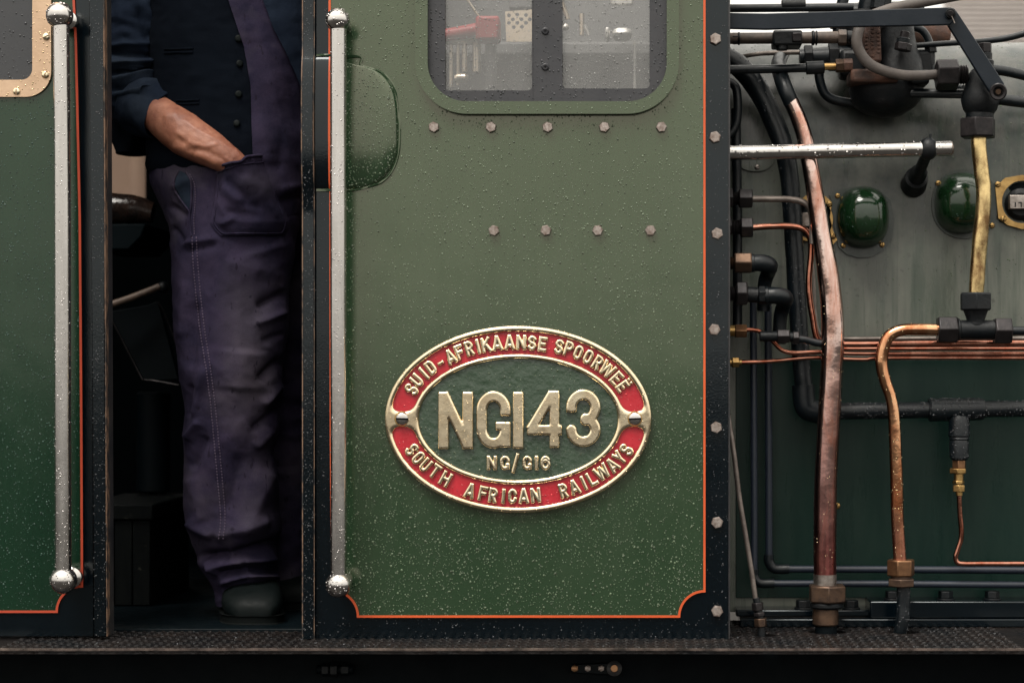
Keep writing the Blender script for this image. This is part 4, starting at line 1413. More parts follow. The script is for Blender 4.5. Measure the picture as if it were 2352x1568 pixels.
def nut(t, a, c, r, y, mat, name='nut', rot=0.3, bev=0.0009):
    b = MB(); b.hexn(P(a[0], a[1], y), P(c[0], c[1], y), Rr(r, y), rot)
    return b.build(name, mat, t, smooth=20, bevel=bev)
def collar(t, a, c, r, y, mat, name='collar'):
    b = MB(); b.cyl(P(a[0], a[1], y), P(c[0], c[1], y), Rr(r, y), 24)
    return b.build(name, mat, t, smooth=40)
def thread(t, a, c, r, y, mat, n=6, name='thread'):
    b = MB()
    prof = []
    for i in range(n * 2 + 1):
        prof.append((i / (n * 2), Rr(r * (1.0 if i % 2 else 0.86), y)))
    b.lathe(P(a[0], a[1], y), P(c[0], c[1], y), prof, 20)
    return b.build(name, mat, t, smooth=20)

# big copper pipe, black above
Yc = 0.113
tt, o = pipe('copper_pipe', 'thickest copper pipe, rising from a large nut beside the cab edge', 'pipe',
             [(1816, 232), (1832, 268), (1847, 312), (1859, 370), (1873, 450), (1888, 545), (1902, 630), (1911, 710), (1913, 780), (1910, 860), (1903, 980), (1897, 1090), (1895, 1200), (1895, 1345)],
             [17.5, 18, 18.5, 19, 20, 22, 24.5, 26, 26.5, 26.5, 26.5, 26.5, 26.3, 26], COPPER_BIG, Yc, seg=32, wob=0.03)
droplets('water_beads', o, o, 120, 0.0004, 0.001)
b = MB(); b.tube([P(1800, 118, 0.30), P(1788, 148, 0.2), P(1795, 180, 0.14), P(1806, 210, Yc), P(1818, 238, Yc)], [Rr(17), Rr(18), Rr(18.5), Rr(18.5), Rr(18)], 24)
b.build('black_upper_length', PIPE_BLACK, tt)
b = MB(); b.tube([P(1895, 1318, Yc), P(1895, 1346, Yc)], Rr(26.8, Yc), 32); b.build('solder_joint', STEEL_DULL, tt)
nut(tt, (1900, 1342), (1900, 1382), 46, Yc, BRONZE_DARK, rot=0.0, bev=0.002)
collar(tt, (1899, 1381), (1899, 1396), 39, Yc, IRON)
collar(tt, (1896, 1394), (1896, 1435), 30, Yc, BRONZE_DARK, 'union')
collar(tt, (1897, 1434), (1897, 1475), 25, Yc, UNDER, 'stub')

# brass and copper pipe from the tee
Yb = 0.10
tt, o = pipe('copper_pipe', 'bright copper pipe bending down from the black tee to the running board', 'pipe',
             [(2160, 757), (2110, 756), (2070, 758), (2042, 772), (2029, 800), (2025, 836), (2033, 874), (2046, 912), (2053, 955), (2056, 1015), (2060, 1133), (2061, 1190), (2067, 1286)],
             [13.5, 13.5, 13.5, 14, 14.5, 14.5, 14, 13.5, 14, 14.5, 15, 15, 15], COPPER, Yb, seg=28, wob=0.025)
droplets('water_beads', o, o, 120, 0.0005, 0.0012)
nut(tt, (2069, 1284), (2069, 1322), 33, Yb, BRONZE_NUT, rot=0.35, bev=0.0018)
nut(tt, (2070, 1327), (2070, 1346), 33, Yb, BRONZE_DARK, rot=0.15, bev=0.0012)
collar(tt, (2070, 1318), (2070, 1330), 24, Yb, BRONZE_DARK)
b = MB(); b.tube([P(2075, 1344, Yb), P(2075, 1390, Yb), P(2073, 1425, Yb), P(2064, 1470, Yb + 0.01)], Rr(15.5, Yb), 20)
o = b.build('black_lower_length', PIPE_BLACK, tt); droplets('water_beads', o, o, 90, 0.0006, 0.0018)

# upper brass pipe with the valve above and the tee below
Yv = 0.11
tt, o = pipe('brass_pipe', 'mottled brass pipe hanging between the lever valve and the black tee', 'pipe',
             [(2248, 312), (2249, 345), (2255, 400), (2259, 435), (2257, 490), (2251, 545), (2247, 600), (2242, 672)],
             [17.5, 17.5, 17.5, 17, 17.5, 18, 17.5, 17], BRASS_PIPE, Yv, seg=28, wob=0.07)
vt = thing('lever_valve', 'black lever-operated valve at the end of the flat link', 'valve', P(2250, 318, Yv))
b = MB(); b.lathe(P(2254, 160, Yv), P(2250, 275, Yv), [(0, Rr(22)), (0.1, Rr(30)), (0.45, Rr(42)), (0.62, Rr(46)), (0.8, Rr(40)), (0.88, Rr(33)), (1, Rr(33))], 24)
b.build('body', IRON, vt)
nut(vt, (2246, 272), (2246, 317), 43, Yv, IRON_NUT, bev=0.002)
nut(vt, (2262, 100), (2262, 122), 17, Yv, IRON_NUT)
collar(vt, (2263, 121), (2263, 140), 16, Yv, IRON); collar(vt, (2264, 138), (2262, 180), 19, Yv, IRON, 'bonnet')
nut(vt, (2150, 172), (2200, 172), 36, Yv, IRON_NUT, rot=0.2, bev=0.002)
thread(vt, (2199, 172), (2222, 172), 23, Yv, IRON_NUT, 4)
b = MB(); b.tube([P(2278, 160, Yv + .05), P(2320, 166, Yv + .05), P(2420, 190, Yv + .05)], Rr(12, Yv), 16); b.build('side_pipe', PIPE_BLACK, vt)
b = MB(); b.tube([P(2290, 228, Yv), P(2340, 234, Yv), P(2430, 244, Yv)], Rr(13, Yv), 16); b.build('outlet_pipe', PIPE_BLACK, vt)
b = MB(); b.tube([P(2085, 214, Yv + .05), P(2215, 216, Yv + .02)], Rr(11, Yv), 16); b.build('inlet_pipe', PIPE_BLACK, vt)

te = thing('pipe_tee', 'black pipe tee with three union nuts at the foot of the brass pipe', 'pipe tee', P(2243, 790, Yb))
nut(te, (2241, 672), (2241, 713), 39, Yb, IRON, rot=0.1, bev=0.002)
b = MB(); b.lathe(P(2241, 711, Yb), P(2241, 745, Yb), [(0, Rr(30)), (0.3, Rr(26)), (0.7, Rr(21)), (1, Rr(22))], 24); b.build('neck', IRON, te)
collar(te, (2198, 757), (2286, 757), 22, Yb, IRON, 'body')
nut(te, (2153, 757), (2198, 757), 33, Yb, IRON_NUT, rot=0.5, bev=0.002); nut(te, (2283, 760), (2322, 760), 33, Yb, IRON_NUT, rot=0.5, bev=0.002)
collar(te, (2197, 757), (2205, 757), 26, Yb, IRON)
b = MB(); b.tube([P(2318, 760, Yb), P(2440, 760, Yb)], Rr(10.5, Yb), 16); b.build('outlet_pipe', PIPE_BLACK, te)

# flat reach rod and link
rr1 = thing('reach_rod', 'flat dark steel rod running along the top from the cab edge', 'rod', P(1930, 66, 0.03))
b = MB(); b.prism(poly_px([(1640, 29), (1760, 31), (1900, 27), (2050, 21), (2183, 17), (2193, 20), (2199, 31), (2193, 45), (2183, 57), (2060, 60), (1900, 63), (1760, 68), (1640, 65)], 0.03), 0.03, 0.042)
b.build('bar', surface('blue_black_steel', (0.004, 0.008, 0.013), (0.008, 0.012, 0.018), spec=0.25, rough=0.3, rough2=0.5, scale=20, bump_s=0.3), rr1, bevel=0.0018)
b = MB(); b.cyl(P(2183, 31, 0.018), P(2183, 31, 0.034), Rr(12), 20); pn = b.build('washer', IRON, rr1)
b = MB(); b.cyl(P(2183, 31, 0.006), P(2183, 31, 0.06), Rr(7), 16); b.build('pin', IRON_NUT, pn)
b = MB(); b.tube([P(2185, 36, 0.016), P(2193, 54, 0.016)], Rr(1.2), 6); b.build('split_pin', STEEL_DULL, pn)
lk2 = thing('valve_link', 'flat black link slanting from the reach rod down to the lever valve', 'link', P(2292, 229, 0.05))
b = MB(); b.prism(poly_px([(2172, 50), (2178, 20), (2190, 18), (2199, 28), (2307, 192), (2303, 216), (2286, 222), (2272, 210)], 0.046), 0.046, 0.057)
b.build('bar', MATS['blue_black_steel'], lk2, bevel=0.0018)
b = MB(); b.lathe(P(2293, 211, 0.055), P(2293, 211, 0.022), [(0, Rr(20)), (0.5, Rr(20)), (0.55, Rr(17.5)), (1, Rr(17.5)), (0.97, Rr(12)), (0.6, Rr(11))], 24); b.build('cup', IRON_NUT, lk2)
b = MB(); b.cyl(P(2293, 211, 0.028), P(2293, 211, 0.06), Rr(7), 12); b.build('pin', BRONZE_DARK, lk2)

# top bits left of the valve
t2, _ = pipe('steam_pipe', 'dark round pipe above the reach rod, against the sky', 'pipe', [(1640, 20, 0.2), (1780, 19, 0.2), (1960, 17, 0.2)], [9.5, 9.5, 9.5], PIPE_BLACK)
collar(t2, (1795, 12), (1850, 11), 12, 0.2, IRON, 'sleeve'); 
t2, _ = pipe('grey_hose', 'thick grey hose looping under the reach rod into the valve nut', 'hose',
             [(2260, -22, 0.14), (2170, -4, 0.14), (2095, 10, 0.13), (2035, 24, 0.12), (1985, 48, 0.10), (1968, 88, 0.09), (1976, 122, 0.09), (2004, 152, 0.09), (2060, 171, 0.10), (2110, 174, 0.11), (2155, 171, 0.11)],
             [12, 12, 12, 12, 12.5, 12.5, 12.5, 12.5, 12, 11.5, 11], HOSE, seg=22)
t2, _ = pipe('ejector_pipe', 'brown jointed pipe just below the reach rod beside the cab edge', 'pipe', [(1640, 89, 0.12), (1800, 88, 0.12), (1960, 86, 0.12)], [13, 13, 14], DUSTY)
nut(t2, (1682, 89), (1695, 89), 14, 0.12, IRON_NUT); collar(t2, (1694, 89), (1700, 89), 15, 0.12, IRON)
b = MB(); b.pbox(1776, 1843, 69, 104, 0.085, 0.15); b.build('clamp', IRON, t2, bevel=0.004)
b = MB(); b.pbox(1820, 1842, 75, 96, 0.078, 0.09); b.build('clamp_lug', IRON_NUT, t2, bevel=0.002)
collar(t2, (1796, 101), (1796, 116), 14, 0.10, IRON, 'drain_cock')
collar(t2, (1864, 88), (1871, 88), 17, 0.12, IRON, 'clip'); collar(t2, (1873, 88), (1877, 88), 17, 0.12, IRON, 'clip')
nut(t2, (1925, 87), (1944, 87), 19, 0.12, DUSTY); collar(t2, (1944, 87), (1958, 87), 16, 0.12, IRON)
t2, _ = pipe('oil_pipe', 'thin dark rod with collar and nuts above the steel rail', 'pipe', [(1640, 161, 0.13), (1760, 159, 0.13), (1862, 156, 0.13)], [10, 10, 10], PIPE_BLACK)
collar(t2, (1851, 157), (1893, 155), 15, 0.13, IRON); collar(t2, (1890, 154), (1921, 153), 8, 0.13, BRASS_OLD, 'spigot')
nut(t2, (1919, 152), (1938, 151), 16, 0.13, BRONZE_DARK); nut(t2, (1937, 151), (1958, 150), 16, 0.13, RUST)
t2, _ = pipe('thin_pipe', 'thin grey pipe crossing behind the brown jointed pipe', 'pipe', [(1690, 134, 0.26), (1730, 126, 0.24), (1780, 122, 0.24), (1950, 119, 0.24)], [5, 5, 5.5, 5.5], STEEL_PIPE)
t2, _ = pipe('thin_pipe', 'thin dark pipe curving up to the right edge below the ribbed building', 'pipe', [(2090, 106, 0.2), (2180, 100, 0.2), (2270, 94, 0.2), (2330, 84, 0.2), (2400, 62, 0.2)], [6.5, 6.5, 7, 7.5, 7.5], PIPE_BLACK)
vc = thing('valve_casting', 'rusty brown casting with dark flanges in the crook of the grey hose', 'valve', P(2030, 240, 0.2))
b = MB(); b.prism(poly_px([(1982, 50), (2022, 50), (2026, 142), (1990, 143)], 0.13), 0.13, 0.22); cb = b.build('rusty_plate', RUST, vc, bevel=0.005)
for r_ in range(3):
    for c_ in range(9):
        if random.random() < 0.86:
            b = MB(); x_ = 1987 + r_ * 14; y_ = 62 + c_ * 9
            b.pbox(x_, x_ + 7, y_, y_ + 5, 0.1275, 0.131)
            b.build('raised_mark', RUST, cb)
b = MB(); b.lathe(P(2060, 30, 0.19), P(2060, 190, 0.19), [(0, Rr(34)), (0.2, Rr(40)), (0.5, Rr(48)), (0.7, Rr(60)), (1, Rr(66))], 28); b.build('body', IRON, vc)
b = MB(); b.lathe(P(2032, 168, 0.21), P(2044, 268, 0.21), [(0, Rr(80)), (0.3, Rr(92)), (0.65, Rr(84)), (0.85, Rr(62)), (1, Rr(30))], 28); b.build('chamber', IRON, vc)
b = MB(); b.pbox(1930, 2150, 112, 176, 0.20, 0.27); b.build('bracket', IRON, vc, bevel=0.01)
b = MB(); b.pbox(2093, 2135, 160, 192, 0.13, 0.2); b.build('flange_lug', IRON, vc, bevel=0.004)
b = MB(); b.pbox(1955, 2065, 158, 188, 0.11, 0.2); b.build('flange', RUST, vc, bevel=0.006)
nut(vc, (2073, 117), (2076, 100), 20, 0.12, IRON_NUT); collar(vc, (2074, 101), (2076, 88), 16, 0.12, IRON); collar(vc, (2076, 90), (2080, 73), 11, 0.12, IRON_NUT, 'stud')
nut(vc, (2020, 24), (2028, -20), 24, 0.16, IRON)
b = MB(); b.lathe(P(1985, 30, 0.26), P(1985, 110, 0.26), [(0, Rr(60)), (0.4, Rr(66)), (1, Rr(60))], 24); b.build('pipe_mass', IRON, vc)
ev = thing('exhaust_elbow', 'short dark pipe standing up behind the reach rod, against the sky', 'pipe', P(1995, 40, 0.3))
b = MB(); b.tube([P(1985, 60, 0.3), P(1993, 15, 0.3), P(2010, -40, 0.3)], [Rr(20), Rr(24), Rr(26)], 20); b.build('tube', PIPE_BLACK, ev)
b = MB(); b.tube([P(1860, 45, 0.34), P(1960, 35, 0.34), P(2120, 30, 0.34)], [Rr(24), Rr(30), Rr(30)], 20); b.build('branch', PIPE_BLACK, ev)
sm_ = thing('steam_manifold', 'thick black manifold pipe with nuts left of the rusty casting', 'pipe', P(1920, 165, 0.24))
b = MB(); b.tube([P(1836, 132, 0.24), P(1900, 131, 0.24), P(2000, 128, 0.24)], [Rr(20), Rr(24), Rr(26)], 24, wob=0.04); b.build('tube', PIPE_BLACK, sm_)
nut(sm_, (1846, 132), (1866, 132), 28, 0.24, IRON); nut(sm_, (1902, 131), (1926, 131), 33, 0.24, IRON, rot=0.1)
collar(sm_, (1952, 130), (1966, 130), 38, 0.24, IRON)
b = MB(); b.tube([P(1880, 140, 0.25), P(1884, 190, 0.25), P(1905, 225, 0.25), P(1960, 238, 0.25), P(2010, 236, 0.25)], Rr(11, 0.25), 14); b.build('branch', PIPE_BLACK, sm_)
tk = thing('trim_pipe', 'thin black pipe looping from the casting to the lever valve inlet', 'pipe', P(2140, 205, 0.2))
b = MB(); b.tube([P(2085, 60, 0.22), P(2120, 72, 0.22), P(2138, 110, 0.22), P(2140, 150, 0.21), P(2165, 196, 0.2), P(2212, 204, 0.17)], Rr(9, 0.2), 14); b.build('tube', PIPE_BLACK, tk)
nut(tk, (2136, 100), (2139, 122), 15, 0.21, IRON)
ct = thing('cross_pipe', 'black pipe rising behind the flat reach rod beside the grey hose', 'pipe', P(1930, 110, 0.26))
b = MB(); b.tube([P(1925, 118, 0.26), P(1926, 60, 0.26), P(1934, 10, 0.26), P(1950, -40, 0.26)], Rr(13, 0.26), 16); b.build('tube', PIPE_BLACK, ct)
nut(ct, (1926, 66), (1925, 44), 20, 0.26, IRON)
ls = thing('safety_lagging', 'rusty brown lagging piece below the ribbed building in the background', 'lagging', P(2160, 105, 0.55))
b = MB(); b.lathe(P(2090, 70, 0.52), P(2180, 80, 0.52), [(0, Rr(42)), (0.5, Rr(46)), (1, Rr(36))], 20); b.build('band', RUST, ls)

# black lagged pipe with elbow and horizontal run
tt, o = pipe('lagged_pipe', 'thick black pipe descending beside the big copper pipe, turning right at an elbow', 'pipe',
             [(1640, 118, 0.22), (1690, 146, 0.22), (1735, 196, 0.22), (1772, 266, 0.21), (1800, 340, 0.2), (1814, 416, 0.2), (1820, 500, 0.2), (1826, 600, 0.2), (1834, 740, 0.2), (1842, 850, 0.2), (1846, 888, 0.2)],
             [24, 25, 25, 24, 23, 22, 21.5, 21, 21, 20.5, 20.5], PIPE_BLACK, seg=28, wob=0.05)
droplets('water_beads', o, o, 420, 0.0006, 0.002)
b = MB(); b.tube([P(1845, 884, 0.2), P(1847, 915, 0.2), P(1853, 936, 0.2), P(1874, 945, 0.2), P(1890, 945, 0.2)], Rr(26, 0.2), 24, wob=0.03); b.build('elbow', PIPE_BLACK, tt)
b = MB(); b.tube([P(1885, 944, 0.2), P(2000, 943, 0.2), P(2140, 941, 0.2), P(2440, 937, 0.2)], Rr(19, 0.2), 24, wob=0.04); o = b.build('horizontal_run', PIPE_BLACK, tt)
droplets('water_beads', o, o, 420, 0.0007, 0.0024)
b = MB(); b.lathe(P(2132, 941, 0.2), P(2259, 939, 0.2), [(0, Rr(25)), (0.04, Rr(29)), (0.10, Rr(28)), (0.92, Rr(27)), (1, Rr(25))], 28); o = b.build('tee', PIPE_BLACK, tt)
droplets('water_beads', o, o, 160, 0.0007, 0.0024)
b = MB(); b.lathe(P(2203, 955, 0.19), P(2203, 1056, 0.19), [(0, Rr(20)), (0.12, Rr(25)), (0.45, Rr(26)), (0.48, Rr(23)), (0.52, Rr(24.5)), (0.55, Rr(22.5)), (0.60, Rr(24)), (0.95, Rr(23)), (1, Rr(19))], 28); o = b.build('branch', PIPE_BLACK, tt)
droplets('water_beads', o, o, 120, 0.0006, 0.002)
dr = thing('drain_fitting', 'stacked brass fittings with a thin copper pipe below the black branch', 'pipe fitting', P(2203, 1294, 0.19))
nut(dr, (2203, 1056), (2203, 1076), 16.5, 0.19, BRONZE_NUT); nut(dr, (2200, 1075), (2200, 1087), 21, 0.19, BRASS_OLD, rot=0.2)
collar(dr, (2202, 1086), (2202, 1104), 11, 0.19, BRASS_OLD); nut(dr, (2201, 1103), (2201, 1111), 14, 0.19, BRASS_OLD, rot=0.5); nut(dr, (2202, 1113), (2202, 1129), 15, 0.19, BRASS_OLD, rot=0.1)
collar(dr, (2203, 1128), (2203, 1138), 8, 0.19, BRASS_OLD)
b = MB(); b.tube([P(2203, 1134, 0.19), P(2205, 1180, 0.19), P(2208, 1215, 0.19), P(2207, 1238, 0.19), P(2200, 1260, 0.19), P(2195, 1278, 0.19), P(2199, 1291, 0.19), P(2215, 1294, 0.19), P(2260, 1294, 0.19), P(2440, 1294, 0.19)], Rr(6, 0.19), 14)
b.build('thin_pipe', COPPER_THIN, dr, smooth=60)

# steel rail with stanchion
sr = thing('boiler_rail', 'polished steel rail along the firebox held by a black stanchion', 'handrail', P(1930, 370, 0.09))
b = MB(); b.tube([P(1640, 351.5, 0.09), P(1760, 350, 0.09), P(2000, 345, 0.09), P(2184, 341, 0.09)], Rr(17, 0.09), 28); o = b.build('rail', STEEL, sr, smooth=60)
b = MB(); b.cyl(P(2176, 341, 0.09), P(2189, 341, 0.09), Rr(16.4, 0.09), 24, 0.2); b.build('rail_end', STEEL_DULL, sr)
droplets('water_beads', o, o, 130, 0.0008, 0.0026)
b = MB(); b.ball(P(2132, 342, 0.09), Rr(24, 0.09), 24, 16, (0.95, 0.95, 1.1)); b.build('knob', IRON, sr, smooth=180)
b = MB(); b.cyl(P(2136, 320, 0.085), P(2137, 308, 0.085), Rr(3), 8); b.build('pin', IRON, sr)
b = MB(); b.lathe(P(2130, 352, 0.10), P(2098, 425, 0.278), [(0, Rr(13)), (0.55, Rr(14)), (0.60, Rr(21)), (0.74, Rr(21)), (0.76, Rr(28)), (1, Rr(32))], 24); b.build('stanchion', IRON, sr)

# washout plug covers
def cover(label, cx, cy, rx_, ry_, fpoly, screws, group):
    t = thing('plug_cover', label, 'plug cover', P(cx, cy + ry_ + 20, YF), group)
    v2, f2 = fill_poly(poly_px(fpoly, YF - 0.004), [], YF - 0.006, YF - 0.0005)
    mesh_obj('flange', v2, f2, surface('cover_flange', (0.020, 0.030, 0.024), (0.045, 0.052, 0.046), rough=0.25, rough2=0.4, scale=30, bump_s=0.3), t, bevel=0.0015)
    vs, fs = [], []
    c = P(cx, cy, YF)
    rings, seg = 14, 40
    Hd = 0.075
    for i in range(rings + 1):
        th = rad(90) * i / rings
        kk = math.cos(th) ** 0.75 if i < rings else 0
        for j in range(seg):
            a = 2 * math.pi * j / seg
            ce, se = math.cos(a), math.sin(a)
            m_ = (abs(ce) ** 2.4 + abs(se) ** 2.4) ** (-1 / 2.4)
            vs.append((c.x + Rr(rx_, YF) * ce * m_ * kk, YF - 0.006 - Hd * math.sin(th) ** 0.9, c.z + Rr(ry_, YF) * se * m_ * kk))
    for i in range(rings):
        for j in range(seg):
            j2 = (j + 1) % seg
            fs.append((i * seg + j, i * seg + j2, (i + 1) * seg + j2, (i + 1) * seg + j))
    d = mesh_obj('dome', vs, fs, GREEN_GLOSS, t, smooth=180)
    for px, py, a in screws:
        screw(t, P(px, py, YF - 0.0065), Rr(6.4, YF), a, BRASS_OLD)
    droplets('water_beads', d, d, 110, 0.0005, 0.0015)
    return t
def ellpts(cx, cy, a, b_, n=40, p=2.2):
    out = []
    for i in range(n):
        t = 2 * math.pi * i / n
        m_ = (abs(math.cos(t)) ** p + abs(math.sin(t)) ** p) ** (-1 / p)
        out.append((cx + a * m_ * math.cos(t), cy - b_ * m_ * math.sin(t)))
    return out
cover('glossy green domed cover just right of the big copper pipe', 1980, 500, 60, 71,
      [(1906, 448), (1922, 437), (1950, 430), (1985, 427), (2020, 436), (2046, 462), (2054, 505), (2050, 545), (2030, 575), (2000, 590), (1972, 592), (1945, 585), (1926, 568), (1916, 520)],
      [(1924, 450, 20), (1937, 564, 70), (2026, 562, 78)], 'green plug covers on the firebox')
cover('dark green domed cover behind the mottled brass pipe', 2207, 468, 62, 70, ellpts(2216, 468, 76, 80),
      [(2155, 421, 25), (2173, 517, 60), (2279, 518, 10)], 'green plug covers on the firebox')
def plug_ring(label, cx, cy, outer_pts, hole_r, screws, plug=None):
    t = thing('plug_ring', label, 'plug ring', P(cx, cy + 60, YF), 'brass plug rings on the firebox')
    hl = [(P(cx, cy, YF).x + Rr(hole_r, YF) * math.cos(a), P(cx, cy, YF).z + Rr(hole_r * 1.06, YF) * math.sin(a)) for a in [2 * math.pi * i / 32 for i in range(32)]]
    v2, f2 = fill_poly(poly_px(outer_pts, YF), [hl], YF - 0.012, YF - 0.0005)
    mesh_obj('ring', v2, f2, BRASS_OLD, t, bevel=0.0018)
    b = MB(); b.lathe(P(cx, cy, YF - 0.0004), P(cx, cy, YF - 0.0024), [(0, Rr(hole_r, YF)), (1, Rr(hole_r - 2, YF))], 28); b.build('recess', UNDER, t)
    for px, py, a in screws:
        screw(t, P(px, py, YF - 0.0125), Rr(7, YF), a, BRASS_OLD)
    b = MB(); b.lathe(P(cx, cy + 4, YF - 0.002), P(cx, cy + 4, YF - 0.02), [(0, Rr(38, YF)), (0.6, Rr(36, YF)), (1, Rr(26, YF))], 24); b.build('plug', IRON, t)
    b = MB(); b.pbox(cx - 26, cx + 26, cy - 17, cy + 15, YF - 0.034, YF - 0.015); sq = b.build('square', STEEL_DULL, t, bevel=0.0015)
    return t, sq
pr, sq = plug_ring('brass ring with a square plug at the right edge beside the dark cover', 2345, 465, [(2284, 432), (2306, 410), (2345, 403), (2390, 412), (2412, 450), (2408, 500), (2385, 524), (2345, 527), (2312, 518), (2291, 502)], 46, [(2292, 424, 20), (2305, 503, 80)])
letter('I', 2332, 470, 0, 12, 3, 1.4, 'stamped_mark', sq, IRON, YF - 0.0341, 0.0006, res=14)
letter('L', 2343, 470, 180, 12, 8, 1.4, 'stamped_mark', sq, IRON, YF - 0.0341, 0.0006, res=14)
plug_ring('brass ring half hidden behind the big copper pipe, touching the green cover', 1868, 505, [(1850, 450), (1895, 452), (1910, 466), (1905, 500), (1912, 530), (1922, 552), (1908, 566), (1885, 560), (1830, 550), (1826, 470)], 44, [(1905, 469, 20), (1913, 543, 90)])

# union fittings on the cab front with their small pipes
Yn = 0.10
def union(label, pts, r, mat, nuts, y, cat='pipe', name='small_pipe', seg=14, threads=(), collars=(), black=None):
    t, o = pipe(name, label, cat, pts, r, mat, y, seg=seg)
    for a, c, rn, m_ in nuts:
        nut(t, a, c, rn, y, m_, rot=0.52, bev=0.0012)
    for a, c, rn, m_ in threads:
        thread(t, a, c, rn, y, m_)
    for a, c, rn, m_ in collars:
        collar(t, a, c, rn, y, m_)
    return t
union('topmost grey pipe leaving a square-edged nut on the cab front', [(1722, 457), (1770, 457), (1815, 458), (1846, 465), (1861, 482), (1866, 510), (1866, 560)], 7.5, STEEL_PIPE,
      [((1697, 456), (1728, 456), 24, IRON_NUT), ((1672, 455), (1683, 455), 24, IRON_NUT)], 0.13, threads=[((1682, 456), (1697, 456), 16, IRON_NUT)])
union('thin copper pipe below the topmost grey pipe, bending down behind the big one',
      [(1724, 523), (1770, 520), (1818, 520), (1848, 528), (1862, 550), (1863, 582), (1858, 641), (1860, 686), (1867, 730), (1876, 775), (1895, 789), (1930, 790), (1990, 790), (2120, 789), (2440, 788)], 7.5, COPPER_THIN,
      [((1701, 523), (1729, 523), 25, IRON_NUT), ((1672, 520), (1680, 520), 24, IRON_NUT)], 0.14, threads=[((1680, 522), (1702, 522), 18, IRON_NUT)])
def elbow_union(label, nx0, nx1, cy, rn, mat, ex, rpx, y, mid=None):
    t = thing('pipe_elbow', label, 'pipe elbow', P(ex, cy + 70, y + 0.05))
    nut(t, (nx0, cy), (nx1, cy), rn, y, mat, rot=0.52, bev=0.002)
    thread(t, (1668, cy), (nx0, cy), rn * 0.6, y, mat, 5)
    if mid:
        collar(t, (nx1 - 1, cy + 2), (mid[0], cy + 4), rpx * 0.95, y, IRON, 'tube')
        nut(t, (mid[0], cy + 4), (mid[1], cy + 4), rpx * 1.12, y, IRON, rot=0.2)
        nx1 = mid[1]; cy += 5
    b = MB(); b.tube([P(nx1 - 2, cy, y), P(ex - 26, cy, y), P(ex - 8, cy + 6, y + 0.012), P(ex - 12, cy + 22, y + 0.045), P(ex - 20, cy + 50, y + 0.06), P(ex - 22, cy + 110, y + 0.065)],
                     [Rr(rpx, y), Rr(rpx * 1.05, y), Rr(rpx * 0.98, y), Rr(rpx * 0.9, y), Rr(rpx * 0.85, y), Rr(rpx * 0.8, y)], 22)
    b.build('elbow', PIPE_BLACK, t)
    b = MB(); b.lathe(P(nx1, cy, y), P(nx1 + 7, cy, y), [(0, Rr(rpx * 1.12, y)), (0.7, Rr(rpx * 1.12, y)), (1, Rr(rpx * 1.02, y))], 22); b.build('lip', PIPE_BLACK, t)
elbow_union('black elbow with a brown bronze nut on the cab front', 1686, 1726, 604, 26, BRONZE_DARK, 1776, 19, 0.10)
elbow_union('longer black elbow with an iron nut, below the bronze-nutted elbow', 1690, 1716, 674, 30, IRON_NUT, 1812, 19, 0.10, (1742, 1758))
union('thin copper pipe with a brass nut dipping to join the horizontal copper lines',
      [(1710, 757), (1735, 758), (1757, 767), (1775, 784), (1795, 803), (1820, 810), (1860, 809), (1890, 808), (1940, 811), (2050, 812), (2440, 812)], 5.2, COPPER_THIN,
      [((1688, 760), (1715, 760), 17, BRONZE_NUT)], 0.15, collars=[((1668, 759), (1689, 759), 13, BRASS_OLD)])
union('lowest thin copper pipe with a small brass nut at the cab edge',
      [(1695, 832), (1740, 831), (1787, 828), (1847, 822), (1890, 821), (1940, 824), (1990, 825), (2045, 822), (2440, 822)], 5.0, COPPER_THIN,
      [((1681, 832), (1698, 832), 13, BRASS_OLD)], 0.155, collars=[((1697, 832), (1704, 832), 7, BRASS_OLD), ((1668, 832), (1681, 832), 9, BRASS_OLD)])
pipe('small_pipe', 'grey steel pipe, topmost of the horizontal lines across the firebox', 'pipe', [(1862, 560), (1868, 640), (1872, 720), (1880, 762), (1900, 777), (1940, 778), (2150, 777), (2440, 777)], 5.0, STEEL_PIPE, 0.2)
pipe('small_pipe', 'dull copper pipe, third of the horizontal lines across the firebox', 'pipe', [(1900, 801), (2050, 801), (2440, 801)], 5.0, COPPER_THIN, 0.2)
t2 = union('short dark pipe with two iron nuts beside the lagged pipe', [(1830, 778), (1850, 780), (1872, 786), (1895, 790)], 9, PIPE_BLACK,
      [((1785, 772), (1813, 772), 17, IRON_NUT), ((1821, 776), (1835, 776), 16, IRON_NUT)], 0.12, collars=[((1812, 773), (1822, 774), 11, IRON), ((1745, 772), (1786, 772), 12, IRON)])

# blue-black vertical pipes turning right along the foot
for i, (px, ye, yy, r_, lab) in enumerate(((1766, 1305, 0.23, 8.5, 'blue-black vertical pipe turning into the upper of the two long low pipes'),
                                           (1732, 1338, 0.21, 8, 'blue-black vertical pipe nearest the cab edge, turning into the lower long pipe'))):
    t, o = pipe('low_pipe', lab, 'pipe', [(px - 2, 690), (px - 1, 900), (px, 1150), (px, ye - 30), (px + 1, ye - 12), (px + 14, ye), (px + 40, ye + 1), (px + 300, ye + 2), (2440, ye + 5)], r_, PIPE_BLUE, yy, seg=16, n=6)
    b = MB(); b.tube([P(px, ye - 32, yy), P(px + 1, ye - 14, yy), P(px + 14, ye, yy), P(px + 46, ye + 1, yy)], Rr(r_ * 1.35, yy), 16); b.build('elbow', PIPE_BLACK, t)
t2, _ = pipe('vertical_pipe', 'black vertical pipe close against the cab front, above the nuts', 'pipe', [(1690, 250), (1693, 420), (1694, 560), (1694, 760)], 11, PIPE_BLACK, 0.22)
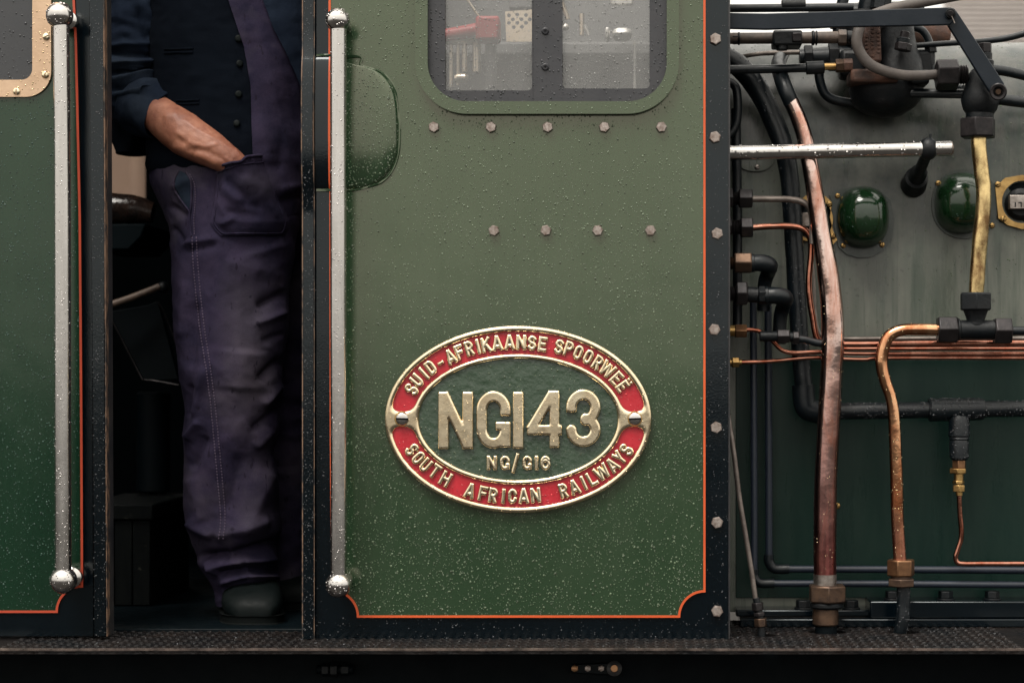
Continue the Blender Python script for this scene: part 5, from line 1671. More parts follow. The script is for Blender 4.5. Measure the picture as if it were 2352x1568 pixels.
t2, _ = pipe('bent_pipe', 'black bent pipe tucked behind the cab edge above the steel rail', 'pipe', [(1650, 180, 0.2), (1685, 195, 0.2), (1694, 225, 0.2), (1692, 280, 0.2), (1675, 310, 0.2), (1650, 320, 0.2)], [10] * 6, PIPE_BLACK)
bf = thing('blank_flange', 'grey oval flange half hidden under the steel rail near the cab edge', 'flange', P(1730, 400, 0.27))
v2, f2 = fill_poly(poly_px(ellpts(1735, 360, 45, 34), YF - 0.004), [], YF - 0.008, YF - 0.0005); mesh_obj('plate', v2, f2, FIREBOX, bf, bevel=0.001)
screw(bf, P(1739, 384, YF - 0.0085), Rr(6, YF), 20, STEEL_DULL)

# slanting cable
tt, o = pipe('control_cable', 'thin grey cable slanting down along the cab edge to stacked nuts', 'cable', [(1668, 930), (1677, 985), (1687, 1050), (1698, 1140), (1713, 1230), (1726, 1310), (1736, 1380)], 6, STEEL_PIPE, 0.06, seg=14)
nut(tt, (1739, 1383), (1741, 1401), 14, 0.06, IRON_NUT); nut(tt, (1743, 1405), (1744, 1414), 14, 0.06, IRON_NUT, rot=0.1); nut(tt, (1746, 1419), (1747, 1438), 15, 0.06, BRONZE_DARK)
collar(tt, (1736, 1372), (1739, 1384), 8, 0.06, IRON); collar(tt, (1741, 1400), (1746, 1420), 9, 0.06, IRON); collar(tt, (1748, 1436), (1750, 1475), 9, 0.06, IRON)

# ------------------------------------------------------------------ things inside the doorway
st = thing('fireman_seat', 'black padded seat with wet gleam left of the man', 'seat', P(300, 560, 0.7))
b = MB(); b.tube([P(210, 480, 0.62), P(300, 480, 0.62), P(352, 488, 0.62)], [Rr(44), Rr(42), Rr(26)], 24, wob=0.12); b.build('cushion', surface('wet_black_leather', (0.010, 0.008, 0.008), (0.035, 0.018, 0.012), rough=0.16, rough2=0.35, scale=18, bump_s=0.6, bump_scale=40, bump_d=0.004), st)
b = MB(); b.prism(poly_px([(210, 515), (340, 515), (330, 545), (300, 575), (210, 575)], 0.62), 0.60, 0.9); b.build('bracket', INTERIOR, st, bevel=0.004)
hb = thing('coal_hopper_door', 'black flap with a worn bar handle inside the doorway', 'flap', P(330, 885, 0.7))
b = MB(); b.tube([P(215, 712, 0.6), P(300, 684, 0.62), P(366, 658, 0.64)], Rr(8, 0.6), 14); b.build('bar_handle', surface('worn_handle', (0.16, 0.11, 0.08), (0.07, 0.05, 0.04), rough=0.45, scale=20), hb)
b = MB(); b.ball(P(374, 660, 0.65), Rr(14, 0.65)); b.build('knob', IRON, hb)
b = MB(); b.prism(poly_px([(247, 715), (340, 700), (362, 690), (412, 872), (330, 876)], 0.68), 0.68, 0.70); b.build('flap', UNDER, hb, bevel=0.003)
b = MB(); b.tube([P(250, 722, 0.675), P(327, 872, 0.675), P(350, 873, 0.675), P(410, 884, 0.675)], 0.0016, 6, smooth=False); b.build('edge_bead', IRON_NUT, hb)
b = MB(); b.tube([P(360, 692, 0.675), P(378, 720, 0.675), P(412, 812, 0.675)], 0.0016, 6); b.build('edge_bead', IRON_NUT, hb)
bo = thing('wooden_box', 'dark wooden step box with chipped edges on the cab floor', 'box', P(290, 1420, 0.55))
a0, a1 = P(180, 0, 0.5), P(346, 0, 0.5)
zt_, = (P(0, 1157, 0.5).z,)
b = MB(); b.box(a0.x, a1.x + 0.006, 0.494, 0.9, zt_ - 0.035, zt_); b.build('lid', WOOD, bo, bevel=0.004)
for i in range(4):
    x0_ = a0.x + (a1.x - a0.x) * i / 4; x1_ = a0.x + (a1.x - a0.x) * (i + 1) / 4 - 0.002
    b = MB(); b.box(x0_, x1_, 0.502, 0.9, 0.008, zt_ - 0.036); b.build('plank', WOOD, bo, bevel=0.002)
cy_ = thing('lubricator_drum', 'dark upright drum in shadow behind the flap', 'drum', P(350, 1100, 0.9))
b = MB(); b.cyl(P(352, 900, 0.85), P(352, 1130, 0.85), Rr(38, 0.85), 24); b.build('shell', UNDER, cy_)
b = MB(); b.tube([P(352, 1130, 0.85), P(352, 1400, 0.85)], Rr(10, 0.85), 12); b.build('stand', UNDER, cy_)

# ------------------------------------------------------------------ the man in the doorway
man = thing('person', 'man in faded purple overalls and navy waistcoat, hand in his pocket', 'person', P(575, 1440, 0.28))
YM = 0.30

def to_px(p):
    k = (DIST + p[1]) / DIST
    return VX + (p[0] - CX) / (S * k), VY - (p[2] - CZ) / (S * k)

def fold_disp(px, py, folds):
    d = np.zeros_like(px)
    for x0, y0, x1, y1, wd, amp in folds:
        dx, dy = x1 - x0, y1 - y0
        L2 = dx * dx + dy * dy + 1e-9
        t = np.clip(((px - x0) * dx + (py - y0) * dy) / L2, 0, 1)
        q = np.hypot(px - x0 - t * dx, py - y0 - t * dy)
        taper = np.clip(np.minimum(t, 1 - t) * 6 + 0.25, 0, 1)
        d += amp * taper * np.exp(-(q / (wd * 0.85)) ** 1.5)
    return d

def vnormals(V, F):
    N = np.zeros_like(V)
    for f in F:
        if len(f) == 4:
            a, b_, c, d = f
            n = np.cross(V[c] - V[a], V[d] - V[b_])
        else:
            n = np.cross(V[f[1]] - V[f[0]], V[f[2]] - V[f[0]])
        for i in f: N[i] += n
    return N / np.maximum(np.linalg.norm(N, axis=1)[:, None], 1e-12)

def crease_noise(V, scale, stretch, amp, seed=0.0, ang=0.0):
    out = np.zeros(len(V))
    for i, v in enumerate(V):
        ca_, sa_ = math.cos(ang), math.sin(ang)
        q = Vector(((v[0] * ca_ + v[2] * sa_) * stretch[0] + seed, v[1] * stretch[1], (v[2] * ca_ - v[0] * sa_) * stretch[2])) * scale
        n1 = noise.noise(q)
        n2 = noise.noise(q * 2.1 + Vector((5, 2, 7)))
        out[i] = amp * (0.7 - abs(n1) * 2.0 + 0.4 * (0.4 - abs(n2) * 1.4))
    return out

def rows_loft(rows, yc, bdep, seg, step, p=2.3):
    """horizontal rings from (py, left, right); yc, bdep functions of py"""
    pys = np.arange(rows[0][0], rows[-1][0] + 0.1, step)
    L = np.interp(pys, [r[0] for r in rows], [r[1] for r in rows])
    R_ = np.interp(pys, [r[0] for r in rows], [r[2] for r in rows])
    k = np.ones(5) / 5
    if len(pys) > 12:
        L = np.convolve(np.pad(L, 2, 'edge'), k, 'valid'); R_ = np.convolve(np.pad(R_, 2, 'edge'), k, 'valid')
    V, F = [], []
    for py, l, r in zip(pys, L, R_):
        y = yc(py)
        c = P((l + r) / 2, py, y)
        a = Rr((r - l) / 2, y)
        for j in range(seg):
            t = 2 * math.pi * j / seg
            ce, se = math.cos(t), math.sin(t)
            m_ = (abs(ce) ** p + abs(se) ** p) ** (-1 / p)
            V.append((c.x + a * ce * m_, y + bdep(py) * se * m_, c.z))
    n = len(pys)
    for i in range(n - 1):
        for j in range(seg):
            j2 = (j + 1) % seg
            F.append((i * seg + j, (i + 1) * seg + j, (i + 1) * seg + j2, i * seg + j2))
    return np.array(V), F

def shape_cloth(V, F, folds, noise_args=None, flipn=False):
    N = vnormals(V, F)
    k = (DIST + V[:, 1]) / DIST
    px = VX + (V[:, 0] - CX) / (S * k); py = VY - (V[:, 2] - CZ) / (S * k)
    c = V.mean(0)
    # outward check
    if np.mean(np.einsum('ij,ij->i', N[:, :2], V[:, :2] - c[:2])) < 0: N = -N
    d = fold_disp(px, py, folds) * np.clip(0.25 - N[:, 1], 0, 1) ** 0.5
    if noise_args:
        for a in noise_args: d += crease_noise(V, *a)
    return V + N * d[:, None]

# body: one continuous skin surface (mostly under the clothes)
b = MB()
yb = 0.34
b.tube([P(530, 500, yb), P(530, 380, yb), P(530, 200, yb), P(530, 0, yb), P(530, -140, yb)], [0.125, 0.12, 0.115, 0.125, 0.11], 20)
b.tube([P(530, -120, yb), P(530, -210, yb), P(528, -260, yb - .01)], [0.075, 0.056, 0.056], 16)
b.ball(P(526, -345, yb - 0.02), 0.095, 24, 18, (0.82, 0.98, 1.18))
b.ball(P(526, -330, yb - 0.118), 0.016, 12, 8, (0.8, 1.2, 1.4))
b.ball(P(526, -280, yb - 0.07), 0.05, 16, 12, (0.95, 0.8, 0.7))
for s_ in (-1, 1):
    b.ball(P(526 + s_ * 95, -335, yb), 0.022, 12, 8, (0.4, 0.8, 1.4))
b.tube([P(500, 460, yb), P(520, 700, 0.30), P(535, 880, 0.27), P(545, 1150, 0.33), P(560, 1370, 0.34)], [0.085, 0.075, 0.058, 0.05, 0.04], 18)
b.tube([P(590, 440, 0.37), P(622, 520, 0.45), P(645, 700, 0.53), P(650, 900, 0.54), P(655, 1150, 0.55), P(655, 1370, 0.56)], [0.075, 0.07, 0.062, 0.055, 0.05, 0.04], 18)
b.tube([P(560, 1370, 0.34), P(565, 1405, 0.32), P(575, 1415, 0.24)], [0.04, 0.038, 0.034], 14)
b.tube([P(655, 1370, 0.56), P(660, 1405, 0.54), P(665, 1415, 0.47)], [0.04, 0.038, 0.034], 14)
b.tube([P(450, -140, yb), P(380, -135, yb), P(320, -90, 0.33), P(306, 60, 0.32), P(304, 180, 0.32), P(318, 240, 0.29)], [0.06, 0.062, 0.056, 0.05, 0.046, 0.042], 16)
b.tube([P(610, -140, yb), P(690, -135, yb), P(765, -90, yb), P(800, 80, yb + .03), P(815, 240, yb + .05), P(820, 440, yb + .02), P(820, 520, yb)], [0.06, 0.062, 0.056, 0.05, 0.044, 0.03, 0.036], 16)
DY = 0.0
fa = [(312, 232, 0.30), (338, 247, 0.262), (366, 263, 0.235), (398, 288, 0.212), (428, 309, 0.20), (458, 328, 0.19), (486, 344, 0.183), (512, 360, 0.180), (534, 374, 0.181), (552, 396, 0.192), (562, 425, 0.203), (568, 450, 0.208)]
fr2 = [38, 42, 44.5, 49, 51, 47, 42, 36, 31.5, 30, 31, 27]
b.tube([P(*q) for q in fa], [Rr(k, q[2]) for k, q in zip(fr2, fa)], 28, 8)
for k, (ax, ay, L_) in enumerate(((540, 470, 40), (554, 478, 46), (568, 480, 48), (582, 474, 42))):      # fingers inside the pocket
    b.tube([P(548 + k * 11, 440, 0.208), P(ax + 6, ay, 0.206), P(ax + 8, ay + L_ * 0.4, 0.21)], [0.010, 0.009, 0.0075], 10)
b.tube([P(548, 405, 0.185), P(540, 440, 0.19), P(544, 462, 0.195)], [0.013, 0.011, 0.009], 10)
tmp = mesh_obj('tmp_body', b.v, b.f, SKIN, None, None)
rm = tmp.modifiers.new('remesh', 'REMESH'); rm.mode = 'VOXEL'; rm.voxel_size = 0.0042
sm = tmp.modifiers.new('smooth', 'SMOOTH'); sm.iterations = 7; sm.factor = 0.5
dg = bpy.context.evaluated_depsgraph_get()
me = bpy.data.meshes.new_from_object(tmp.evaluated_get(dg))
V = np.empty(len(me.vertices) * 3); me.vertices.foreach_get('co', V); V = V.reshape(-1, 3) + np.array(tmp.location)
Fb = [tuple(p.vertices) for p in me.polygons]
Nn = np.empty(len(me.vertices) * 3); me.vertices.foreach_get('normal', Nn); Nn = Nn.reshape(-1, 3)
bpy.data.objects.remove(tmp)
k = (DIST + V[:, 1]) / DIST
px = VX + (V[:, 0] - CX) / (S * k); py = VY - (V[:, 2] - CZ) / (S * k)
arm_folds = [  # veins, tendons and muscle of the forearm
    (395, 335, 445, 352, 14, 0.0030), (445, 352, 505, 378, 12, 0.0026), (400, 300, 440, 330, 5, 0.0016), (440, 330, 470, 338, 4.5, 0.0017), (470, 338, 500, 330, 4, 0.0014),
    (420, 275, 455, 300, 5, 0.0014), (455, 300, 500, 322, 4.5, 0.0014), (500, 322, 535, 345, 4, 0.0012), (430, 345, 470, 345, 9, -0.0026), (470, 345, 510, 366, 7, -0.0022),
    (375, 270, 410, 262, 14, 0.0022), (405, 318, 430, 330, 8, -0.0016), (515, 352, 545, 372, 3, -0.0012), (505, 362, 535, 383, 3, -0.0012), (538, 340, 560, 372, 3.5, 0.0016), (525, 347, 545, 378, 3, -0.001)]
arm = (px > 325) & (px < 590) & (py > 220) & (py < 400) & (V[:, 1] < 0.27)
disp = 1.5 * fold_disp(px, py, arm_folds) * np.clip(0.3 - Nn[:, 1], 0, 1) ** 0.5 * arm
V = V + Nn * disp[:, None]
body = mesh_obj('body', V, Fb, SKIN, man, 180)

# overalls: trouser leg with hips
rows = [(385, 352, 716), (420, 354, 712), (450, 366, 704), (480, 382, 695), (520, 395, 684), (545, 400, 674), (650, 402, 663), (760, 405, 657), (850, 417, 643), (900, 424, 640), (980, 428, 636),
        (1040, 426, 624), (1110, 430, 633), (1170, 428, 638), (1215, 440, 644), (1250, 452, 636), (1290, 455, 628), (1320, 478, 636), (1350, 497, 640), (1388, 502, 642)]
yc = lambda py: float(np.interp(py, [385, 480, 560, 850, 1000, 1250, 1390], [0.335, 0.33, 0.30, 0.275, 0.29, 0.325, 0.325]))
bd_ = lambda py: float(np.interp(py, [385, 480, 560, 850, 1000, 1250, 1390], [0.145, 0.145, 0.125, 0.105, 0.10, 0.095, 0.075]))
V, F = rows_loft(rows, yc, bd_, 150, 4.0)
leg_folds = [
    (461, 965, 427, 1008, 12, 0.012), (474, 1000, 442, 1080, 14, -0.010), (628, 1075, 552, 1235, 30, 0.012), (560, 1040, 520, 1180, 28, -0.008), (442, 1090, 468, 1200, 24, 0.009),
    (645, 825, 590, 872, 13, -0.013), (652, 880, 598, 932, 13, 0.011), (640, 935, 578, 990, 14, -0.010), (626, 985, 585, 1030, 14, 0.008), (560, 800, 550, 900, 50, 0.010),
    (655, 672, 590, 705, 13, -0.010), (658, 715, 585, 745, 12, 0.009), (652, 765, 600, 785, 10, -0.006), (430, 640, 418, 780, 14, 0.008), (452, 690, 440, 850, 12, -0.009), (470, 840, 445, 960, 12, 0.008),
    (440, 880, 428, 960, 12, -0.008), (520, 600, 600, 625, 26, 0.005), (425, 580, 500, 560, 10, -0.005),
    (435, 1195, 495, 1228, 18, 0.014), (495, 1228, 620, 1196, 24, 0.014), (455, 1278, 530, 1272, 12, -0.022), (530, 1272, 642, 1244, 12, -0.022),
    (480, 1302, 560, 1286, 9, 0.013), (555, 1285, 634, 1282, 9, 0.014), (470, 1284, 505, 1322, 9, 0.010), (500, 1318, 570, 1306, 7, -0.014), (570, 1306, 640, 1312, 7, -0.013),
    (505, 1338, 570, 1324, 8, 0.011), (570, 1324, 638, 1330, 8, 0.011), (510, 1358, 640, 1346, 7, -0.007), (503, 1378, 640, 1372, 6, 0.006),
    (445, 545, 452, 650, 4, 0.004), (452, 650, 475, 830, 4, 0.004), (475, 830, 496, 1010, 4, 0.004), (496, 1010, 511, 1190, 4, 0.004), (511, 1190, 506, 1245, 4, 0.004),
    (400, 430, 440, 410, 10, 0.006), (395, 470, 435, 500, 10, -0.006), (420, 560, 500, 548, 9, 0.006), (400, 520, 425, 560, 9, -0.006), (655, 560, 560, 590, 16, 0.005),
    (640, 440, 690, 425, 10, 0.006), (640, 460, 700, 455, 10, -0.006)]
leg_folds = [(a, c, d, e, f_, g_ * (1.25 if f_ > 4 else 1)) for a, c, d, e, f_, g_ in leg_folds]
V = shape_cloth(V, F, leg_folds, [(6.5, (1.6, 1, 0.8), 0.0035), (9, (0.35, 0.6, 1.6), 0.0018, 1.0, 0.5), (16, (0.3, 0.6, 1.7), 0.0014, 6.0, -0.75), (34, (1.2, 1, 1.1), 0.0008, 3.0)])
kx = (DIST + V[:, 1]) / DIST
pxv = VX + (V[:, 0] - CX) / (S * kx); pyv = VY - (V[:, 2] - CZ) / (S * kx)
V[:, 2] += np.clip((pxv - 505) / 135, 0, 1) * np.clip((pyv - 1320) / 60, 0, 1) * 0.034        # hem rides up over the instep
trou = mesh_obj('trousers', V, F, OVERALL, man, 180)
# other leg, behind in the shade
V2, F2 = rows_loft([(470, 540, 725), (600, 560, 735), (800, 570, 730), (1000, 582, 722), (1200, 586, 728), (1300, 590, 722), (1385, 600, 716)], lambda py: float(np.interp(py, [470, 600, 1385], [0.46, 0.52, 0.56])), lambda py: 0.095, 60, 8)
V2 = shape_cloth(V2, F2, [], [(12, (1, 1, 1.8), 0.009), (30, (1, 1, 1.3), 0.003)])
mesh_obj('trouser_leg', V2, F2, OVERALL, man, 180)
# waistcoat torso
V3, F3 = rows_loft([(-300, 470, 590), (-235, 420, 640), (-170, 370, 700), (-80, 346, 744), (0, 344, 747), (200, 348, 737), (330, 345, 728), (385, 342, 722), (398, 346, 718), (404, 356, 712)],
                   lambda py: 0.34, lambda py: float(np.interp(py, [-300, -200, 0, 200, 330, 385, 405], [0.08, 0.115, 0.135, 0.146, 0.152, 0.156, 0.15])), 120, 5)
V3 = shape_cloth(V3, F3, [(552, -50, 556, 330, 2.5, -0.003), (500, 220, 505, 340, 10, -0.003), (430, 0, 450, 200, 25, 0.005), (470, 200, 480, 340, 20, 0.004)], [(9, (1, 1, 1), 0.004), (34, (1, 1, 1.2), 0.0015)])
torso = mesh_obj('waistcoat', V3, F3, WAISTCOAT, man, 180)

bv_v = [tuple(v) for v in V] + [tuple(v) for v in V3]
bv_f = [tuple(f) for f in F] + [tuple(i + len(V) for i in f) for f in F3]
bvh = BVHTree.FromPolygons(bv_v, bv_f)
CAMP = Vector((CX, -DIST, CZ))
def hit(px, py, fall=0.2):
    d = (P(px, py, 0) - CAMP).normalized()
    loc, nrm, idx, dist = bvh.ray_cast(CAMP, d)
    if loc is None: return P(px, py, fall), Vector((0, -1, 0))
    if nrm.dot(d) > 0: nrm = -nrm
    return loc, nrm

def patch(name, mat, outline_rows, off, nx=24, thick=0.003, parent=None, folds=None, edge_round=True):
    """piece of cloth laid over the clothes below; outline_rows: list of (py_left, x_left, py_right, x_right)"""
    ny = len(outline_rows)
    Vp, Fp = [], []
    for r, (yl, xl, yr, xr) in enumerate(outline_rows):
        v = r / (ny - 1)
        for i in range(nx + 1):
            u = i / nx
            px_, py_ = xl + (xr - xl) * u, yl + (yr - yl) * u
            loc, nrm = hit(px_, py_)
            o_ = off(u, v)
            if folds: o_ += float(fold_disp(np.array([px_]), np.array([py_]), folds)[0])
            Vp.append(loc + Vector((nrm.x * 0.3, -1, nrm.z * 0.3)).normalized() * o_)
    # even out small steps of the surface below
    G = np.array(Vp).reshape(ny, nx + 1, 3)
    for _ in range(2):
        G[1:-1, 1:-1, 1] = (G[1:-1, 1:-1, 1] * 2 + G[:-2, 1:-1, 1] + G[2:, 1:-1, 1] + G[1:-1, :-2, 1] + G[1:-1, 2:, 1]) / 6
    Vp = G.reshape(-1, 3)
    for r in range(ny - 1):
        for i in range(nx):
            a = r * (nx + 1) + i
            Fp.append((a, a + nx + 1, a + nx + 2, a + 1))
    n0 = len(Vp)
    back = Vp + np.array((0, thick, 0))
    Vall = np.vstack([Vp, back])
    Fall = list(Fp) + [(f[3] + n0, f[2] + n0, f[1] + n0, f[0] + n0) for f in Fp]
    ring = [i for i in range(nx + 1)] + [r * (nx + 1) + nx for r in range(1, ny)] + [(ny - 1) * (nx + 1) + i for i in range(nx - 1, -1, -1)] + [r * (nx + 1) for r in range(ny - 2, 0, -1)]
    for a, c in zip(ring, ring[1:] + ring[:1]):
        Fall.append((a, c, c + n0, a + n0))
    return mesh_obj(name, Vall, Fall, mat, parent or man, 60)

def smooth_rows(keys, n):
    """keys: list of (yl, xl, yr, xr)"""
    t = np.linspace(0, len(keys) - 1, n)
    K = np.array(keys, float)
    return [tuple(np.interp(tt, range(len(keys)), K[:, c]) for c in range(4)) for tt in t]

# overall bib flap over the waistcoat and navy jacket front at the right
flap_folds = [(600, 60, 640, 250, 25, 0.006), (660, 180, 690, 300, 14, -0.006), (600, 260, 620, 380, 18, 0.005), (650, 300, 640, 400, 14, -0.006), (570, 0, 603, 82, 3, 0.002), (603, 82, 620, 155, 3, 0.002), (620, 155, 643, 257, 3, 0.002), (643, 257, 662, 336, 3, 0.002)]
patch('bib_flap', OVERALL, smooth_rows([(-60, 500, -60, 640), (0, 525, 0, 660), (60, 545, 60, 690), (110, 562, 120, 712), (200, 577, 200, 722), (300, 579, 300, 716), (370, 582, 370, 712), (430, 592, 430, 706), (500, 600, 490, 700)], 110),
      lambda u, v: (0.008 + 0.006 * math.sin(math.pi * min(1, u * 1.2))) * min(1.0, (1 - v) * 7 + 0.15), 34, 0.003, folds=flap_folds)
patch('jacket_front', NAVY, smooth_rows([(-60, 590, -60, 742), (0, 604, 0, 740), (66, 628, 66, 738), (132, 660, 132, 736), (211, 693, 211, 733), (300, 716, 300, 728)], 60),
      lambda u, v: 0.024 + 0.006 * math.sin(math.pi * u), 24, 0.004)
def line_on(name, pts, r, off, mat, parent=None, n=6):
    q = []
    for a, c in [(p.x, p.y) for p in catmull([Vector((a, c, 0)) for a, c in pts], n)]:
        loc, nrm = hit(a, c)
        q.append(loc + nrm * off)
    b = MB(); b.tube(q, r, 6, 1, smooth=False)
    return b.build(name, mat, parent or man, 60)
def stitches(name, pts, off, parent=None, gap=5.0, r=0.0009, mat=None, lng=0.55):
    q = [Vector((p.x, p.y)) for p in catmull([Vector((a, c, 0)) for a, c in pts], 12)]
    b = MB(); acc = 0.0
    for a, c in zip(q[:-1], q[1:]):
        L_ = (c - a).length
        while acc < L_:
            p = a + (c - a) * (acc / L_); e = p + (c - a).normalized() * gap * lng
            l1, n1 = hit(p.x, p.y); l2, n2 = hit(e.x, e.y)
            b.tube([l1 + n1 * off, l2 + n2 * off], r, 5)
            acc += gap
        acc -= L_
    o = b.build(name, mat or STITCH, parent or man, 180)
    tag(o, kind='stuff')
    return o
seam = [(445, 545), (448, 600), (453, 660), (463, 750), (475, 830), (487, 920), (496, 1010), (505, 1110), (511, 1190), (506, 1240)]
stitches('seam_stitching', [(a - 4, c) for a, c in seam], 0.0008, gap=7, r=0.0013, lng=0.5)
stitches('seam_stitching', [(a + 6, c) for a, c in seam], 0.0006, gap=7, r=0.0013, lng=0.5)
STITCH_DARK = cloth('dark_stitching', (0.02, 0.016, 0.03), (0.025, 0.02, 0.035), (0.016, 0.012, 0.024), wet=False)

# waistcoat buttons and pocket welts
for px_, py_ in ((552, 20), (554, 89), (556, 147), (554, 217), (550, 284)):
    loc, nrm = hit(px_ - 6, py_)
    b = MB(); b.lathe(loc + nrm * 0.0005, loc + nrm * 0.0055, [(0, Rr(8)), (0.6, Rr(8.5)), (0.9, Rr(7)), (1, Rr(5))], 18); b.build('button', LEATHER, man)
for x0_, x1_, yy in ((378, 444, 118), (405, 458, 236)):
    for dy in (-4, 4):
        line_on('pocket_welt', [(x0_, yy + dy), ((x0_ + x1_) / 2, yy + dy - 1), (x1_, yy + dy - 2)], 0.0022, 0.001, WAISTCOAT)

# side slit of the overalls showing navy cloth
patch('side_slit', NAVY, smooth_rows([(392, 412, 398, 428), (410, 404, 415, 437), (430, 402, 435, 440), (452, 412, 455, 440), (470, 424, 474, 440), (486, 434, 488, 440)], 20), lambda u, v: 0.002, 10, 0.001)
line_on('slit_edge', [(412, 392), (402, 412), (400, 430), (412, 452), (426, 472), (438, 488)], 0.0022, 0.002, OVERALL)
line_on('slit_edge', [(428, 396), (438, 415), (441, 440), (440, 470), (437, 500), (441, 545)], 0.0022, 0.0025, OVERALL)
stitches('slit_stitching', [(436, 400), (447, 425), (449, 460), (446, 500), (447, 540)], 0.0012, gap=6, r=0.0011)

# apron pocket with the hand inside
def puff(u, v):
    return 0.005 + 0.046 * math.sin(math.pi * min(1, max(0, u * 0.98 + 0.01))) ** 1.15 * (1 - 0.9 * v ** 1.3)
pf = [(510, 430, 560, 470, 12, 0.007), (520, 415, 580, 465, 10, -0.008), (560, 470, 600, 480, 12, -0.007), (600, 440, 640, 500, 14, 0.006), (525, 490, 600, 500, 14, -0.007), (510, 520, 545, 500, 9, 0.008), (560, 415, 620, 440, 18, 0.006), (500, 460, 520, 500, 8, 0.006)]
prow = smooth_rows([(386, 497, 357, 607), (402, 498, 376, 614), (440, 495, 425, 632), (480, 489, 475, 650), (512, 484, 512, 664), (528, 494, 528, 660), (542, 508, 540, 650)], 60)
pk = patch('apron_pocket', OVERALL, prow, puff, 40, 0.004, folds=pf)
def pocket_pts(us, vs):
    me_ = pk.data
    nx_, ny_ = 41, 60
    out = []
    for u, v in zip(us, vs):
        i = min(40, max(0, round(u * 40))); r = min(59, max(0, round(v * 59)))
        out.append(Vector(me_.vertices[r * nx_ + i].co) + ORG[man.name] + Vector((0, -0.0012, 0)))
    return out
m_ = 21
b = MB(); b.tube(pocket_pts(np.linspace(0, 1, m_), [0.0] * m_), 0.0030, 8, 3); b.build('hem', OVERALL, pk, 60)
b = MB(); b.tube(pocket_pts(np.linspace(0, 1, m_), [0.14] * m_), 0.0014, 6, 3); b.build('hem', OVERALL, pk, 60)
b = MB(); b.tube(pocket_pts([0.95] * 20 + list(np.linspace(0.92, 0.08, 16)) + [0.05] * 14, list(np.linspace(0.1, 0.93, 20)) + [0.95] * 16 + list(np.linspace(0.93, 0.2, 14))), 0.0016, 6, 2); b.build('stitched_edge', OVERALL, pk, 60)

# jacket sleeve, rolled cuff and hanging tail
sp = [(318, -190, 0.34), (306, -60, 0.33), (304, 60, 0.325), (302, 140, 0.32), (303, 195, 0.31), (316, 228, 0.285), (338, 246, 0.262), (352, 254, 0.25)]
srad = [70, 76, 76, 77, 76, 68, 60, 57]
b = MB(); b.tube([P(*q) for q in sp], [Rr(k, q[2]) for k, q in zip(srad, sp)], 72, 16, cap=False)
Vs = np.array(b.v); Fs = b.f
sl_folds = [(240, 108, 372, 100, 7, 0.010), (245, 122, 376, 128, 7, -0.011), (240, 150, 380, 140, 8, 0.012), (250, 168, 378, 158, 6, -0.010), (244, 190, 372, 172, 8, 0.013), (250, 206, 376, 190, 6, -0.011), (262, 222, 384, 204, 8, 0.010),
            (330, 0, 372, 110, 9, 0.007), (315, 20, 350, 120, 9, -0.008), (270, 0, 290, 90, 14, 0.005), (340, 130, 382, 190, 6, 0.007), (330, 150, 370, 200, 5, -0.007), (290, 230, 372, 215, 6, -0.010)]
Nv = vnormals(Vs, Fs)
kk = (DIST + Vs[:, 1]) / DIST
pxs = VX + (Vs[:, 0] - CX) / (S * kk); pys = VY - (Vs[:, 2] - CZ) / (S * kk)
ax_c = Vs.reshape(-1, 72, 3).mean(1).repeat(72, 0)
sgn = np.sign(np.einsum('ij,ij->i', Nv, Vs - ax_c)).mean()
Nv *= 1 if sgn > 0 else -1
dd = 1.3 * fold_disp(pxs, pys, sl_folds) + crease_noise(Vs, 16, (1, 1, 2.2), 0.0055) + crease_noise(Vs, 40, (1, 1, 1.6), 0.0018)
Vs = Vs + Nv * dd[:, None]
mesh_obj('sleeve', Vs, Fs, NAVY, man, 180)
cp_ = [(322, 236, 0.272), (340, 248, 0.258), (358, 259, 0.246), (374, 268, 0.236)]
b = MB(); b.tube([P(*q) for q in cp_], [Rr(66, .26), Rr(68, .26), Rr(61, .25), Rr(52, .24)], 48, 10, cap=False, wob=0.0)
Vc = np.array(b.v)
dd = crease_noise(Vc, 22, (1, 1, 1), 0.006)
cen = Vc.reshape(-1, 48, 3).mean(1).repeat(48, 0)
dirn = (Vc - cen); dirn /= np.linalg.norm(dirn, axis=1)[:, None]
Vc = Vc + dirn * dd[:, None]
cf = mesh_obj('rolled_cuff', Vc, b.f, NAVY, man, 180)
so = cf.modifiers.new('solid', 'SOLIDIFY'); so.thickness = 0.004
V4, F4 = rows_loft([(150, 225, 372), (220, 232, 372), (270, 240, 362), (310, 250, 350), (335, 260, 342), (354, 270, 330)], lambda py: 0.40, lambda py: 0.05, 60, 4)
V4 = shape_cloth(V4, F4, [], [(14, (1, 1, 0.6), 0.008)])
mesh_obj('jacket_tail', V4, F4, WAISTCOAT, man, 180)

b = MB(); b.tube([P(690, -140, yb), P(765, -90, yb), P(800, 80, yb + .03), P(815, 240, yb + .05), P(819, 400, yb + .02)], [0.075, 0.072, 0.066, 0.06, 0.048], 24, cap=False, wob=0.12); b.build('sleeve', NAVY, man, 180)
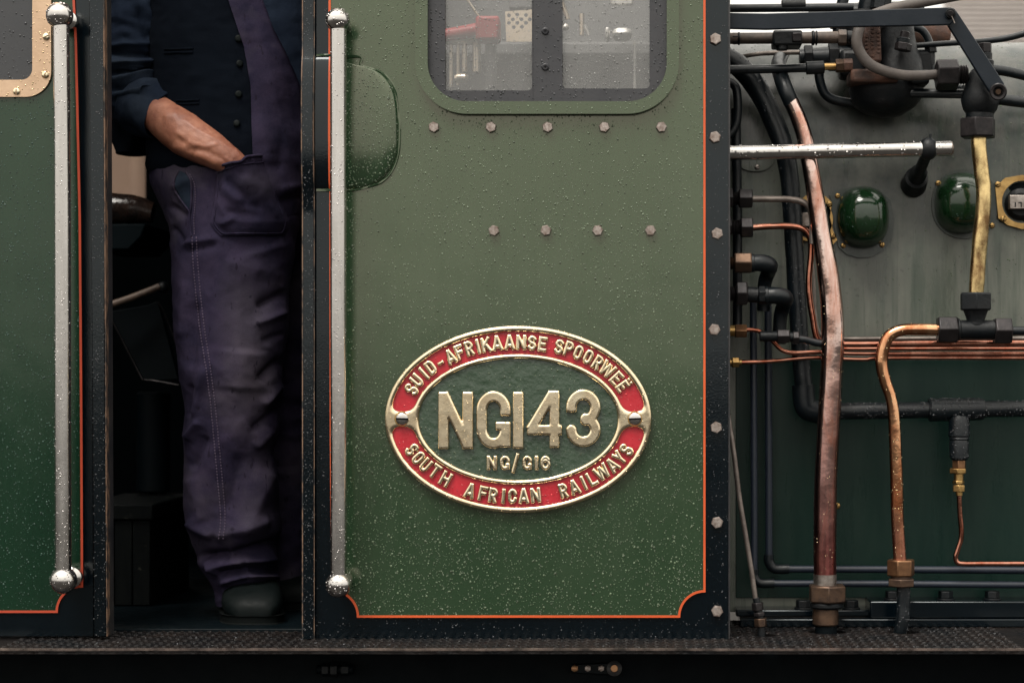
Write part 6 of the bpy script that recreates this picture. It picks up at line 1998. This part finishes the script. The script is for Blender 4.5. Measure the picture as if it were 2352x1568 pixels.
# shoes
def shoe(cx, y_toe, name):
    secs = [(0.0, 32, 32), (0.010, 52, 50), (0.03, 66, 64), (0.06, 71, 74), (0.10, 70, 86), (0.15, 64, 104), (0.20, 58, 112), (0.25, 54, 110), (0.28, 44, 96)]
    vs, fs = [], []
    seg = 40
    zs = 0.012
    for k_, (dy, a, h) in enumerate(secs):
        y = y_toe + dy
        c = P(cx + 10 * (0.28 - dy), 1440, y)
        for j in range(seg):
            t = 2 * math.pi * j / seg
            ce, se = math.cos(t), math.sin(t)
            m_ = (abs(ce) ** 2.5 + abs(se) ** 2.5) ** (-1 / 2.5)
            z = Rr(h, y) * (se * m_ + 1) / 2
            wv = 0.0014 * noise.noise(Vector((c.x + ce * .05, y, z)) * 60)
            vs.append((c.x + Rr(a, y) * ce * m_ + wv, y, zs + z + wv))
    n = len(secs)
    for i in range(n - 1):
        for j in range(seg):
            j2 = (j + 1) % seg
            fs.append((i * seg + j, i * seg + j2, (i + 1) * seg + j2, (i + 1) * seg + j))
    fs.append(tuple(range(seg - 1, -1, -1))); fs.append(tuple((n - 1) * seg + j for j in range(seg)))
    s_ = mesh_obj(name, vs, fs, LEATHER, man, 180)
    sub = s_.modifiers.new('sub', 'SUBSURF'); sub.levels = 2; sub.render_levels = 2
    loop = []
    for dy, a, h in secs[1:]:
        y = y_toe + dy; c = P(cx + 10 * (0.28 - dy), 1440, y); loop.append((c.x - Rr(a + 1, y), y))
    left = loop; right = []
    for dy, a, h in secs[1:]:
        y = y_toe + dy; c = P(cx + 10 * (0.28 - dy), 1440, y); right.append((c.x + Rr(a + 1, y), y))
    toe = [(P(cx - 26, 1440, y_toe).x, y_toe - 0.001), (P(cx + 30, 1440, y_toe).x, y_toe - 0.001)]
    pl_ = left[::-1] + toe + right
    nn = len(pl_)
    vs = [(x, y, 0.0065) for x, y in pl_] + [(x, y, 0.024) for x, y in pl_]
    fs = [tuple(range(nn)), tuple(range(2 * nn - 1, nn - 1, -1))] + [(i, (i + 1) % nn, (i + 1) % nn + nn, i + nn) for i in range(nn)]
    mesh_obj('sole', vs, fs, SOLE, s_, 40, bevel=0.003)
    cap = []
    for i in range(17):
        a = rad(180 * i / 16)
        cap.append(P(cx - 66 * math.cos(a), 1424 - 40 * math.sin(a), y_toe + 0.058 - 0.034 * math.sin(a)))
    b = MB(); b.tube(cap, 0.0022, 8, 2); b.build('toe_cap_seam', LEATHER, s_)
    return s_
shoe(577, 0.175, 'shoe')
shoe(668, 0.43, 'shoe')
